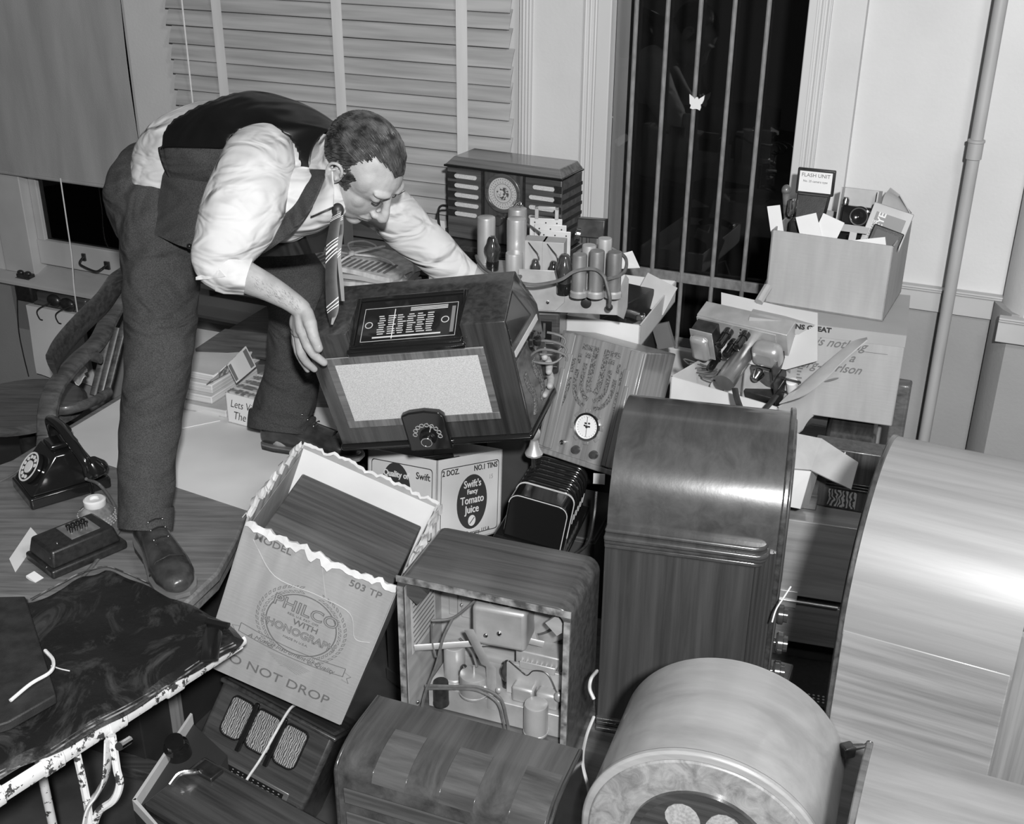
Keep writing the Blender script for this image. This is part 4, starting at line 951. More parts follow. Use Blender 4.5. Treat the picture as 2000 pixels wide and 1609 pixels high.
def groove(x0, x1, z): MB().bx(x0, x1, y9-.002, y9, z-.010, z+.010).build('groove', BLACKM, R9)
for i, z in enumerate((.194, .165, .136, .107, .078)):
    slot(-.165, -.083+(-.006 if i in (0, 4) else 0), z); groove(-.191, -.16, z)
for i, z in enumerate((.191, .160, .130, .100)):
    slot(.088+(.012 if i == 0 else 0), .170, z); groove(.168, .192, z)
for i in range(6): MB().bx(w9/2-.005, w9/2-.002, -d9/2+.01, d9/2, .178-.03*i, .188-.03*i).build('side_groove', BLACKM, R9)
Md = T(.002, y9-.004, .160) @ FRONT
on(Md, MB().loop((0, 0, 0), Matrix.Identity(3), .060, .048, .006, 40)).build('dial_bezel', WALM, R9, .002)
on(Md, MB().lathe([(.048, 0), (.048, .0015), (0, .0015)], 40)).build('dial_face', mat('dial_card', .42, .5), R9)
m = MB()
for rr_, k_ in ((.042, 36), (.034, 24)):
    for i in range(k_):
        a = 2*PI*i/k_; m.box((rr_*math.cos(a), rr_*math.sin(a), .0018), (.0035, .0012, .0004), rz(math.degrees(a)).to_3x3())
on(Md, m).build('dial_ticks', INKD, R9)
on(Md, MB().loop((0, 0, .0015), Matrix.Identity(3), .0295, .0285, .0005, 30)).build('dial_ring', INKD, R9)
on(Md, MB().lathe([(.020, .0015), (.020, .004), (.012, .006), (0, .006)], 26)).build('dial_hub', mat('hub_pattern', .06, .5, .4, nscale=(120, 120, 120), detail=2, lo=.45, hi=.55), R9)
on(T(-.010, y9-.004, .077) @ FRONT, MB().lathe([(.015, 0), (.016, .004), (.014, .016), (0, .018)], 20)).build('knob', mat('brown_knob', .05), R9)
for x in (.02, .035): on(T(x, y9-.004, .09+.02*(x > .03)) @ FRONT, MB().lathe([(.002, 0), (.002, .002), (0, .003)], 8)).build('stud', CHROME, R9)
cord('dial_radio_cord', 'dark cord looping out of the left side of the radio with the round dial', [at(868, 470, 3.55), at(858, 440, 3.58), at(856, 412, 3.6), at(862, 402, 3.6), at(874, 402, 3.62)], .004, BLACKM)
tag(MB().sheet([[at(x, y, 3.62) for x, y in r_] for r_ in (((845, 428), (868, 432)), ((845, 450), (870, 452)))], .002).build('paper_tag', PAPER2), 'small pale paper tag beside the cord left of the round dial radio', 'tag')
# tied bundle of papers
bM = thing('tied_papers', 'bundle of papers tied with white string beside the hanging necktie', 'paper bundle', T(-.475, 3.50, .927) @ rz(-24))
rr = random.Random(4)
for i in range(9):
    z = .006+i*.0175
    rows = [[Vector((x+rr.uniform(-.004, .004), y, z+.006*math.sin(x*14+i)+.004*math.sin(y*20))) for x in np.linspace(-.17+rr.uniform(-.012, .01), .16+rr.uniform(-.01, .012), 9)] for y in np.linspace(-.11, .1, 6)]
    MB().sheet(rows, .014).build('folded_papers', PAPER2 if i % 2 else mat('news_grey', .45, .68, .8, nscale=(50, 50, 20), detail=3), bM)
m = MB()
for i in range(14): m.bx(-.14+i*.021, -.132+i*.021, -.10, -.02, .157, .159)
m.build('print_marks', INKG, bM); m = MB()
for i in range(10): m.bx(-.10+i*.018, -.09+i*.018, -.125, -.123, .07+.004*math.sin(i*3), .082)
m.build('print_marks', INKG, bM)
MB().tube(smooth_pts([(-.175, -.02, .10), (-.165, -.02, .165), (-.02, -.03, .175), (.1, -.02, .17), (.168, -.02, .12)]), .0035, 6).build('string', STRING, bM)
MB().tube(smooth_pts([(.02, .1, .17), (-.01, -.03, .178), (-.03, -.118, .15), (-.06, -.125, .05)]), .0035, 6).build('string', STRING, bM)
MB().tube(smooth_pts([(-.02, -.03, .178), (-.06, .02, .19), (-.02, .05, .195), (.04, .02, .19), (-.015, -.035, .18), (.05, .06, .185)]), .003, 6).build('string_bow', STRING, bM)
MB().ell((-.015, -.035, .18), (.011, .011, .009)).build('knot', STRING, bM)
# curled pale magazine under the tie
rows = [[at(x, y, Z) for x, y, Z in r_] for r_ in ([(655, 540, 3.2), (662, 560, 3.15), (690, 580, 3.1), (735, 588, 3.06)], [(668, 575, 3.08), (672, 585, 3.04), (695, 592, 3.02), (730, 592, 3.0)])]
tag(MB().sheet([smooth_pts(r_, 5) for r_ in rows], .006).build('curled_magazine', PAPER2), 'curled pale magazine edge just behind the top of the held radio', 'magazine')

# ---- supporting crates
crate('packing_crate', 'dark packing crate standing behind the black ribbed radio', .03, 3.0, 0, .18, .20, .985, -7, mat('crate_dark', .03, .05))
crate('packing_crate', 'dark packing crate under the shallow white box by the barred window', .335, 3.24, 0, .16, .18, .995, -21, mat('crate_dark', .03))
crate('packing_crate', 'dark packing crate under the black ribbed radio', .14, 2.78, 0, .26, .26, .60, -20, mat('crate_dark', .03))
crate('packing_crate', 'dark packing crate beneath the juice carton', -.22, 2.79, 0, .20, .20, .47, 47, mat('crate_dark', .03))
crate('packing_crate', 'dark packing crate beneath the white chassis box', .60, 2.84, 0, .18, .14, .843, -38, mat('crate_dark', .03))
crate('packing_crate', 'dark packing crate beneath the nearest pale arched radio', .455, 1.46, 0, .13, .20, .49, -20, mat('crate_dark', .03))
crate('packing_crate', 'dark packing crate beneath the tall blond radio', .76, 1.72, 0, .22, .34, .388, -26.9, mat('crate_dark', .03))

# radio under the chassis
R10 = thing('lower_dark_radio', 'dark radio with a barred dial window under the tube chassis', 'radio', T(-.02, 2.97, .987) @ rz(-7))
MB().bx(-.16, .16, -.145, .10, 0, .183).build('cabinet', WAL, R10, .008, seg=3)
MB().bx(.02, .14, -.149, -.144, .10, .15).build('dial_window', BLACKGLOSS, R10)
for i, x in enumerate((.075, .09, .105, .118)): MB().bx(x, x+.006, -.151, -.148, .105, .145).build('pilaster', WALM, R10)
for z in (.02, .085, .165): MB().bx(-.158, .158, -.149, -.144, z, z+.006).build('moulding', WALM, R10, .002)

# ---- tube chassis
CZ = 1.172; DK = CZ+.062
K1 = thing('tube_chassis', 'open metal radio chassis crowded with tubes and shield cans', 'chassis')
Mk = T(.034, 2.787, CZ) @ rz(-7)
def K(mb): return on(Mk, mb)
K(MB().bx(-.155, .232, 0, .085, .0, .062)).build('chassis', CHAS, K1, .002)
K(MB().bx(-.155, .06, .085, .22, .0, .0621)).build('chassis', CHAS, K1, .002)
K(MB().prism([(0, .062), (0, -.0), (.0, 0)], 'x', .0, .001)).bm if 0 else None
K(MB().prism([(-.02, .042), (-.02, .112), (.098, .112), (.098, .03), (.075, .005), (-.02, .005)], 'y', -.004, -.001)).build('front_plate', CHAS, K1, .001)
for x in (.0, .055): K(on(T(x, -.004, .028) @ FRONT, MB().lathe([(.0045, 0), (.004, .003), (0, .004)], 12))).build('rivet', CHROME, K1)
K(on(T(.152, -.001, .03) @ FRONT, MB().lathe([(.0135, 0), (.0135, .003), (.011, .004), (0, .004)], 24))).build('tube_socket', DARKMET, K1)
K(MB().prism([(.0, .0), (.03, -.018), (.045, .01), (.045, .085), (.03, .10), (.0, .062)], 'y', 0.0, .002, T(.233, .0, 0) @ rz(60))).build('end_bracket', CHAS, K1)
text('1 2 3', .012, Mk @ T(.10, -.0008, .05) @ FRONT, INKG, K1)
def deck(px, py, z=DK): return onz(px, py, z)
def kcan(px, py, r, h, m_=ALU, name='shield_can', tilt=0): 
    p = deck(px, py); can(K1, 0, 0, 0, r, h, m_, name, M=T(*p) @ ry(tilt))
kcan(950, 512, .0245, .125); kcan(1010, 497, .026, .13); kcan(1008, 540, .025, .155); 
kcan(1004, 556, .0225, .085, name='filter_can')
p = deck(962, 527); glass_tube(K1, 0, 0, 0, 1.05, T(*p)); 
for px, py in ((1045, 546), (1080, 550)): glass_tube(K1, 0, 0, 0, .68, T(*deck(px, py)+Vector((0, 0, -.004))), base=False)
p = deck(1101, 572); glass_tube(K1, 0, 0, 0, 1.15, T(*p))
GC = mat('grey_shield', .22, .38, .4, metal=.6, nscale=(12, 12, 8), detail=5)
for px, py, hh in ((1130, 578, .108), (1163, 579, .118), (1197, 579, .115)):
    kcan(px, py, .0185, hh, GC); p = deck(px, py); on(T(*p), MB().lathe([(.022, 0), (.022, .012), (.019, .016), (.018, .016)], 22)).build('can_clip', CHAS, K1)
for px, py, hh in ((1148, 560, .11), (1178, 558, .125)): kcan(px, py, .018, hh, CHAS)
for (px, py, w_, d_, h_) in ((1046, 538, .056, .05, .10), (1082, 541, .056, .05, .10)):
    p = deck(px, py); MB().box((p.x, p.y, p.z+h_/2), (w_, d_, h_), rz(-12).to_3x3()).build('coil_box', mat('zinc_box', .36, .46, .55, metal=.3, nscale=(10, 10, 10)), K1, .001)
    q = p+Vector((.0, -.02, .085)); wire(K1, [q+Vector((-.02, .0, .01)), q+Vector((-.008, -.02, .0)), q+Vector((.004, -.03, -.012)), q+Vector((.008, -.034, -.025))], .0016, DARKMET)
# open frame transformer with handle
pf = deck(1072, 505)
for k in range(3):
    Mfz = T(pf.x+.012*k-.01, pf.y-.018*k, pf.z) @ rz(-10)
    m = MB(); a_, b_ = .088-.002*k, .112-.012*k
    on(Mfz, m.bx(-a_/2, a_/2, -.0012, .0012, 0, b_)).build('frame_plate', mat('white_metal_plate', .5, .62, .45, metal=.2, nscale=(10, 10, 10)), K1, .0015)
    for x in (-.03, .0, .03): on(Mfz, on(T(x, -.0013, b_-.012) @ FRONT, MB().lathe([(.0022, 0), (.0022, .0006), (0, .0006)], 8))).build('hole', INK, K1)
Mfz = T(pf.x-.008, pf.y, pf.z+.11) @ rz(-10)
m = MB(); m.bx(-.032, .032, -.004, .004, .026, .034).bx(-.032, -.022, -.004, .004, 0, .034).bx(.022, .032, -.004, .004, 0, .034); on(Mfz, m).build('frame_handle', CHAS, K1, .001)
pt = deck(1155, 520); MB().box((pt.x, pt.y+.02, pt.z+.10), (.075, .05, .05), (rz(-15) @ rx(-10)).to_3x3()).build('transformer', DARKMET, K1, .003)
on(T(pt.x-.035, pt.y-.01, pt.z+.09) @ ry(-80), MB().loop((0, 0, 0), Matrix.Identity(3), .018, .013, .01, 24)).build('coil_ring', CHROME, K1)
# wiring clutter on top of the second can
for i in range(5):
    q = deck(1010, 497)+Vector((0, 0, .135)); a = i*1.3
    wire(K1, [q+Vector((.015*math.cos(a), .015*math.sin(a), 0)), q+Vector((.01*math.cos(a+1), .012*math.sin(a), .012)), q+Vector((.016*math.cos(a+2), .014*math.sin(a+2), .004))], .0013, CHROME)
cbl = [at(1018, 553, 2.80), at(1045, 556, 2.80), at(1075, 552, 2.80), at(1098, 545, 2.80), at(1120, 531, 2.81), at(1145, 525, 2.81), at(1165, 527, 2.81), at(1180, 540, 2.82), at(1186, 558, 2.82), at(1191, 580, 2.82), at(1190, 598, 2.84)]
wire(K1, cbl, .0045, RUB, 'power_cable'); on(T(*at(1190, 600, 2.85)), MB().ell((0, 0, 0), (.009, .009, .009))).build('grommet', DARKMET, K1)
wire(K1, [at(1186, 545, 2.81), at(1210, 538, 2.83), at(1222, 525, 2.86), at(1222, 505, 2.9), at(1205, 490, 2.93), at(1180, 481, 2.93), at(1150, 483, 2.92), at(1130, 492, 2.9), at(1118, 508, 2.9)], .0045, RUB, 'power_cable')
wire(K1, [at(1018, 540, 2.84), at(975, 538, 2.88), at(950, 528, 2.92), at(935, 512, 2.96), at(930, 500, 3.02)], .0045, RUB, 'power_cable')
wire(K1, [at(1000, 430, 3.12), at(1030, 438, 3.1), at(1055, 455, 3.05)], .003, RUB)

# ---- shallow white carton
C3 = thing('shallow_carton', 'shallow white carton holding black parts by the barred window', 'carton', T(.292, 2.902, 1.110) @ rz(-20.9))
open_carton(C3, .2145, .409, .0665, CARDW)
C3.matrix_world = T(0.3212, 3.1922, 1.002) @ rz(-20.9)
q = thing('black_battery_box', 'black rectangular box lying in the shallow white carton', 'box', T(0.3462, 3.1922, 1.008) @ rz(-35))
MB().bx(-.055, .035, -.09, .07, 0, .075).build('case', BLACKM, q, .004); MB().tube([(-.055, -.04, .05), (-.06, -.08, .05)], .006, 10).build('terminal', CHROME, q)
q = thing('black_strap_handle', 'black leather handle with a metal clasp at the front of the shallow white carton', 'handle', T(0.3025, 3.0415, 1.0625) @ rz(-20))
MB().tube(smooth_pts([(-.06, 0, 0), (-.03, -.005, .016), (.02, -.005, .018), (.05, 0, .01)]), [(.012, .005)]*19, 10).build('grip', BLACKM, q); MB().bx(.045, .065, -.012, .012, 0, .018).build('clasp', CHROME, q, .003)
tag(MB().sheet([[at(1210, 525, 3.32), at(1250, 523, 3.30)], [at(1205, 498, 3.34), at(1235, 490, 3.34)]], .0015).build('white_card', PAPER), 'small white card standing at the back of the shallow white carton', 'card')
tag(MB().box(at(1280, 574, 3.40), (.10, .004, .09), (rz(-20) @ rx(-25) @ ry(20)).to_3x3()).build('patterned_booklet', PAPER2), 'grey booklet leaning inside the right end of the shallow white carton', 'booklet')
tag(MB().box(at(1296, 655, 3.40), (.055, .012, .075), (rz(-35) @ ry(-22)).to_3x3()).build('dark_card', mat('dull_card', .12, .16)), 'dull card tucked against the right side of the shallow carton', 'card')

# ---- tombstone radio leaning back
R11 = thing('fretwork_radio', 'upright walnut radio with curved fretwork and round clock-like dial leaning back', 'radio', T(0.2162, 2.7793, 0.7465) @ rz(-32.2) @ RV(-19.8, 2.0) @ Matrix.Scale(.92, 4))
wt, dt, ht = .270, .215, .359
LTW = wood('light_walnut', .14, .25, 'z', rough=.35, coat=.3)
MB().bx(-wt/2, wt/2, -dt/2, dt/2, 0, ht).build('cabinet', LTW, R11, .004)
yt = -dt/2
for k, (x0, x1, z0, z1) in enumerate(((-.128, -.088, .02, ht-.004), (.088, .128, .02, ht-.004), (-.10, -.082, .02, .30), (.082, .10, .02, .30), (-.110, -.096, .02, .255), (.096, .110, .02, .255))):
    MB().bx(x0, x1, yt-.004-.0015*k, yt, z0, z1).build('pilaster', LTW, R11, .002)
MB().bx(-wt/2-.004, wt/2+.004, yt-.008, dt/2, 0, .016).build('base_moulding', LTW, R11, .003)
MB().bx(wt/2+.0005, wt/2+.004, yt+.01, dt/2-.01, ht-.10, ht-.02).build('side_shadow_panel', WALZ, R11) if 0 else None
FC = mat('fret_cloth', .05, .20, .8, nscale=(260, 260, 260), detail=1, bump=.5, bscale=500)
def fret(poly): MB().prism(poly, 'y', yt-.0012, yt+.001).build('fret_opening', FC, R11)
def ribbon(pts, w_):
    P = smooth_pts([Vector((x, 0, z)) for x, z in pts], 5) if len(pts) > 2 else [Vector((x, 0, z)) for x, z in pts]; L_, R_ = [], []
    for i in range(len(P)):
        t = (P[min(i+1, len(P)-1)]-P[max(i-1, 0)]).normalized(); n_ = Vector((-t.z, 0, t.x))*w_/2; L_.append(P[i]+n_); R_.append(P[i]-n_)
    o_ = L_+R_[::-1]; fret([(q_.x, q_.z) for q_ in o_])
for sg in (-1, 1):
    for pts, w_ in (([(.017, .338), (.017, .29), (.017, .25), (.014, .222), (.008, .208)], .016), ([(.028, .330), (.060, .330)], .016), ([(.028, .308), (.046, .308)], .014),
                    ([(.040, .285), (.040, .245), (.036, .215), (.022, .194), (.008, .187)], .012), ([(.060, .262), (.060, .228), (.052, .195), (.034, .174), (.016, .166)], .012),
                    ([(.062, .308), (.062, .280)], .010), ([(.078, .290), (.078, .250)], .011), ([(.079, .235), (.080, .190), (.088, .150)], .013)):
        ribbon([(sg*x, z) for x, z in pts], w_)
on(T(.010, yt-.001, .112) @ FRONT, MB().loop((0, 0, 0), Matrix.Identity(3), .040, .034, .006, 36)).build('dial_bezel', CHROME, R11)
Md = T(.010, yt-.001, .112) @ FRONT
on(Md, MB().lathe([(.035, 0), (.035, .002), (0, .002)], 36)).build('dial_face', PAPER, R11)
m = MB()
for i in range(24): a = 2*PI*i/24; m.box((.029*math.cos(a), .029*math.sin(a), .0022), (.004, .0008, .0004), rz(math.degrees(a)).to_3x3())
m.box((0, 0, .003), (.0012, .058, .0006), rz(8).to_3x3()); m.lathe([(.004, .002), (.004, .004), (0, .004)], 12)
for x, y in ((-.006, .009), (.005, .011), (.007, .002), (-.007, .002)): m.ell((x, y, .0024), (.004, .003, .0006), n=8, m=5)
on(Md, m).build('dial_marks', INK, R11)
m = MB()
for i in range(8):
    a = math.radians(45*i+10); m.box((.046*math.cos(a), .046*math.sin(a), .001), (.010, .016, .003), rz(math.degrees(a)).to_3x3())
on(Md, m).build('carved_ring', LTW, R11, .001)
for x, z, r_, mm in ((-.050, .050, .0075, CHROME), (-.006, .040, .0125, mat('brown_knob', .05)), (.052, .042, .0125, mat('brown_knob', .05))):
    on(T(x, yt-.001, z) @ FRONT, MB().lathe([(r_, 0), (r_*1.05, .004), (r_*.85, .014), (0, .016)], 16)).build('knob', mm, R11)

# ---- black ribbed bakelite radio
R12 = thing('ribbed_black_radio', 'small glossy black ribbed radio with pale pinstripes behind the open-backed radio', 'radio', T(0.0843, 2.6058, 0.6632) @ rz(-15.6) @ RV(-2.9, 8.7) @ Matrix.Scale(.98, 4))
wq, dq, hq = .155, .265, .124
def rsec(s, r=.026, zoff=0): return [(x*s, z*s) for x, z in rrect(wq, hq, r, 6)]
m = MB(); m.prism(rsec(1.0), 'y', -dq/2, -dq/2+.075); m.prism(rsec(.93), 'y', -dq/2+.07, dq/2); m.build('case', BLACKGLOSS, R12, .006, seg=3)
for i in range(7): MB().prism(rsec(1.02, .036), 'y', -dq/2+.082+i*.026, -dq/2+.082+i*.026+.015).build('rib', BLACKGLOSS, R12, .005, seg=3)
PIN = mat('ivory_line', .6, rough=.4)
def pin(y, s, t=.0011):
    o_ = [(x*s, z*s) for x, z in rrect(wq, hq, .026, 6)]; MB().tube([Vector((x, y, z)) for x, z in o_[1:]], t, 5).build('pinstripe', PIN, R12)
pin(-dq/2+.001, .985); pin(-dq/2+.078, 1.0); pin(-dq/2+.072, 1.005, .0008)
MB().bx(-wq/2-.02, wq/2+.02, -dq/2-.01, dq/2+.01, -.012, 0).build('foot_plate', BLACKGLOSS, R12, .004)
for i in range(6): MB().bx(wq/2, wq/2+.002, -dq/2+.10+i*.026, -dq/2+.108+i*.026, .03, .055).build('side_slot', PIN, R12)
MB().tube(smooth_pts([at(1165, 960, 2.80), at(1160, 1010, 2.80), at(1148, 1060, 2.77), at(1120, 1085, 2.74)]), .004, 6).build('cord', BLACKM, R12, M=R12.matrix_world.inverted())
cl = thing('bright_metal_lamp', 'small dark metal socket with bright round bulbs left of the fretwork radio', 'lamp socket', T(*at(1043, 880, 3.0)))
MB().ell((0, 0, .05), (.016, .016, .02)).build('upper_bulb', ALU, cl); MB().lathe([(.006, -.02), (.022, -.012), (.024, -.006), (.014, .012), (.01, .03), (0, .032)], 20).build('cup', ALU, cl); wire(cl, [(0, 0, .06), (-.012, 0, .085), (.004, 0, .09), (.012, 0, .07)], .0016, CHROME); MB().cyl((0, 0, -.16), (0, 0, -.01), .006).build('stem', DARKMET, cl)
tag(MB().box(at(1170, 935, 3.0), (.03, .002, .03), rz(-10).to_3x3()).build('price_tag', PAPER), 'tiny white tag under the lower right corner of the fretwork radio', 'tag')

# ---- white chassis carton
C4 = thing('chassis_carton', 'white carton with an upturned radio chassis standing in it', 'carton', T(.608, 2.820, .845) @ rz(-38.4))
open_carton(C4, .314, .24, .127, CARDW)
C4.matrix_world = T(.620, 2.835, .845) @ rz(-38.4)
fa = [at(1409, 571, 3.17), at(1470, 585, 3.12), at(1535, 600, 3.07), at(1597, 611, 3.01)]; fb_ = [at(1409, 700, 3.14), at(1470, 712, 3.09), at(1535, 722, 3.04), at(1597, 705, 2.99)]
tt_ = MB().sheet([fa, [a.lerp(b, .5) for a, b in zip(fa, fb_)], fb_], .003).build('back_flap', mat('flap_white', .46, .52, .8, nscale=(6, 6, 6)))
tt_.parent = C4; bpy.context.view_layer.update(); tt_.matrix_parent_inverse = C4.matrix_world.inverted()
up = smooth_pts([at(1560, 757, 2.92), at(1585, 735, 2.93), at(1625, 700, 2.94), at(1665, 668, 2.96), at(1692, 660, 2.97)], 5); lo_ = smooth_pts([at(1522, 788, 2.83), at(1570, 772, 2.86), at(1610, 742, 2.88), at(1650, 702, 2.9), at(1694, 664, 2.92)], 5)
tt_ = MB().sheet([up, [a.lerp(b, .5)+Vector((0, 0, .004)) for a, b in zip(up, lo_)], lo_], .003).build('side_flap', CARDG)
tt_.parent = C4; tt_.matrix_parent_inverse = C4.matrix_world.inverted()
tt_ = MB().tube(smooth_pts([at(1435, 758, 2.86), at(1440, 780, 2.84), at(1450, 805, 2.82), at(1460, 822, 2.81), at(1466, 830, 2.81)], 5), [(.002, .008)]*21, 8).build('strap', DARKMET)
K2 = thing('upturned_chassis', 'upturned radio chassis with silver transformer covers in the white carton', 'chassis', T(.658, 2.949, .960) @ rz(-35.6) @ RV(23.7, 0))
tt_.parent = K2; ts_ = MB().tube(smooth_pts([at(1462, 828, 2.81), at(1478, 812, 2.82), at(1498, 795, 2.84), at(1516, 772, 2.87)], 5), [(.002, .008)]*16, 8).build('strap', DARKMET, K2, M=(T(.658, 2.949, .960) @ rz(-35.6) @ RV(23.7, 0)).inverted()); bpy.context.view_layer.update(); tt_.matrix_parent_inverse = K2.matrix_world.inverted()
MB().bx(-.13, .13, -.029, .029, 0, .175).build('chassis', CHAS, K2, .002)
MB().bx(-.13, .10, -.033, -.029, -.10, .17).build('deck', CHAS, K2, .001)
yk = -.033
def kb(x0, x1, z0, z1, y0, y1, m_, name, bev=.002, seg=2): return MB().bx(x0, x1, yk-y1, yk-y0, z0, z1).build(name, m_, K2, bev, seg=seg)
kb(-.125, -.062, .075, .165, 0, .045, DARKMET, 'transformer'); kb(-.127, -.060, .072, .168, .045, .048, CHAS, 'transformer_flange'); kb(-.120, -.067, .08, .16, .048, .075, ALU, 'transformer_cover', .016, 4)
kb(.045, .125, .085, .155, 0, .05, ALU, 'transformer_cover', .02, 4)
def ktube(x, z, L, r, m_, name='vacuum_tube'):
    return on(T(x, yk, z) @ FRONT, MB().lathe([(r, 0), (r, L*.3), (r*.82, L*.32), (r*.85, L*.7), (r*.9, L*.72), (r*.8, L-.002), (r*.5, L), (0, L)], 20)).build(name, m_, K2)
ktube(-.035, .145, .065, .014, BLACKGLOSS); ktube(-.022, .11, .06, .013, BLACKGLOSS); ktube(.015, .15, .06, .013, BLACKGLOSS); ktube(-.075, .045, .06, .012, BLACKGLOSS)
on(T(.008, yk, .085) @ FRONT, MB().lathe([(.027, 0), (.027, .128), (.0265, .13), (.0, .13)], 30)).build('electrolytic_can', mat('tin_can', .36, .6, .3, metal=.85, nscale=(12, 12, 12), detail=5), K2)
on(T(-.055, yk, -.01) @ FRONT, MB().lathe([(.020, 0), (.020, .07), (.019, .072), (.0, .072)], 24)).build('electrolytic_can', PAPER, K2)
kb(.03, .10, .0, .06, 0, .03, mat('tuner_metal', .2, .45, .35, metal=.8, nscale=(30, 30, 30)), 'tuning_condenser')
kb(.02, .12, -.03, -.005, 0, .06, DARKMET, 'coil_case')
on(T(.06, yk-.03, .055) @ FRONT, MB().lathe([(.012, 0), (.018, .01), (.012, .03), (.008, .035), (0, .036)], 20)).build('metal_tube', CHROME, K2)
m = MB()
for i in range(3): m.bx(.118, .121, yk-.075, yk, -.02+.05*i, .02+.05*i)
m.build('side_bracket', DARKMET, K2)
for z in (.05, .0): on(T(.12, yk-.03, z) @ ry(90), MB().cyl((0, 0, 0), (0, 0, .055), .0032, n=10)).build('control_shaft', CHROME, K2)
on(T(.145, yk-.02, .005), MB().lathe([(.015, -.03), (.015, .03), (.012, .032), (0, .032)], 20)).build('condenser_can', PAPER, K2)
for i in range(6): wire(K2, [(-.12+.014*i, yk-.02, .0), (-.14+.01*i, yk-.05-.006*i, .03), (-.15+.02*i, yk-.06, .06-.01*i), (-.10+.01*i, yk-.03, .02)], .0022, RUB)
m = MB()
for i in range(6): m.lathe([(.0028, 0), (.0028, .0007), (0, .0007)], 8, T(.0-.002*i, yk, .16-.012*i) @ FRONT)
m.build('punched_holes', INK, K2)

# ---- large kraft box with script lettering
C5 = thing('kraft_box', 'large closed kraft box with brown script lettering below the camera carton', 'box', T(.864, 2.968, .870) @ rz(-18.7))
MB().bx(-.1985, .1985, -.161, .161, 0, .256).build('box', CARD, C5, .004)
m = MB(); m.bx(-.1985, .1985, -.1625, -.161, .225, .2565).bx(-.1985, .1985, -.163, .165, .2562, .2575); m.build('packing_tape', mat('kraft_tape', .33, .38), C5)
Mc = T(0, -.1622, 0) @ FRONT
for s_t, x, z in (('There is nothing', .103, .213), ('in a', .080, .178), ('Stromberg-Carlson', .100, .146)):
    text(s_t, .034, Mc @ T(x, z, 0), PR, C5, shear=.5, bold=.0003, align='RIGHT', sx=.95)
MB().ell((.03, -.162, .110), (.020, .0006, .0035), ry(-25).to_3x3()).build('printed_dash', PR, C5)
MB().bx(.10, .16, -.1632, -.163, .2, .201).build('seam_line', INKG, C5)
text('INS GREAT', .018, Mc @ T(-.035, .2465, .001), INK, C5, sx=1.1, bold=.0008)
m = MB(); 
for i in range(12): m.bx(-.06, -.052+.003*(i % 3), -.1618, -.1612, .03+i*.009, .034+i*.009)
m.build('small_print', PR, C5)

# ---- carton of cameras
C6 = thing('camera_carton', 'open kraft carton full of cameras and papers on top of the lettered box', 'carton', T(.886, 3.039, 1.1285) @ rz(-26.6))
open_carton(C6, .315, .269, .203, CARD)
MC6 = T(.886, 3.039, 1.1285) @ rz(-26.6)
def c6(x, y, z, *rot):
    M = MC6 @ T(x, y, z)
    for r_ in rot: M = M @ r_
    return M
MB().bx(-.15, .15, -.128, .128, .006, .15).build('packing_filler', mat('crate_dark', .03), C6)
q = thing('folding_camera_case', 'black camera case standing open with a white label inside its lid', 'camera case', c6(-.085, -.01, .152, rz(3)))
MB().bx(-.048, .048, -.055, .03, -.01, .065).build('case', BLACKM, q, .006); frustum(MB(), -.035, .035, -.05, .02, .065, -.042, .042, -.02, .03, .13).build('bellows', BLACKM, q, .003)
MB().bx(-.05, .05, .0, .012, .125, .195).build('lid', BLACKM, q, .003); MB().bx(-.043, .043, -.002, .0, .133, .188).build('label', PAPER, q); text('FLASH UNIT', .014, T(0, -.0024, .178) @ FRONT, INKG, q); text('No. 25 camera type', .008, T(0, -.0024, .162) @ FRONT, INKG, q); MB().bx(-.006, .006, -.006, .0, .118, .128).build('clasp', CHROME, q, .001)
on(T(-.048, -.03, .10), MB().lathe([(.010, -.03), (.014, -.02), (.012, .015), (0, .018)], 16)).build('side_lamp', CHROME, q)
q = thing('boxed_camera', 'black camera with a round bright lens in an open box', 'camera', c6(.028, .02, .152, rx(-12)))
MB().bx(-.048, .048, .012, .03, -.02, .145).build('box_back', CARDG, q, .002); MB().bx(-.05, -.046, -.03, .03, -.02, .145).build('box_side', CARDG, q); MB().bx(.046, .05, -.03, .03, -.02, .145).build('box_side', CARDG, q)
MB().bx(-.040, .042, -.03, .01, .0, .10).build('body', BLACKGLOSS, q, .006)
on(T(.012, -.03, .075) @ FRONT, MB().lathe([(.027, 0), (.027, .012), (.022, .014), (.022, .02), (.012, .021), (0, .016)], 28)).build('lens', BLACKGLOSS, q); on(T(.012, -.03, .075) @ FRONT, MB().loop((0, 0, .018), Matrix.Identity(3), .024, .021, .003, 28)).build('lens_ring', CHROME, q)
on(T(-.034, -.02, .10), MB().lathe([(.010, 0), (.011, .012), (.008, .02), (0, .022)], 14)).build('winder', CHROME, q)
q = thing('eye_box', 'pale grey box printed with the word EYE at the right of the camera carton', 'box', c6(.098, -.04, .13, ry(12), rx(-10)))
MB().bx(-.052, .052, -.008, .008, .0, .145).build('box', PAPER2, q, .002); MB().bx(-.038, .04, -.0092, -.008, .03, .125).build('label_panel', mat('label_grey', .24), q)
text('EYE', .026, T(-.020, -.0098, .105) @ FRONT @ rz(90), PAPER, q, bold=.0006); text('DIRECTOR', .014, T(-.034, -.0098, .070) @ FRONT @ rz(90), PAPER, q)
q = thing('dark_wallet', 'small dark framed wallet leaning in front of the EYE box', 'wallet', c6(.115, -.075, .165, ry(14), rx(-12)))
MB().bx(-.04, .04, -.004, .004, -.02, .065).build('cover', BLACKM, q, .003); MB().bx(-.03, .03, -.0055, -.004, -.01, .055).build('window', mat('dull_pane', .08), q)
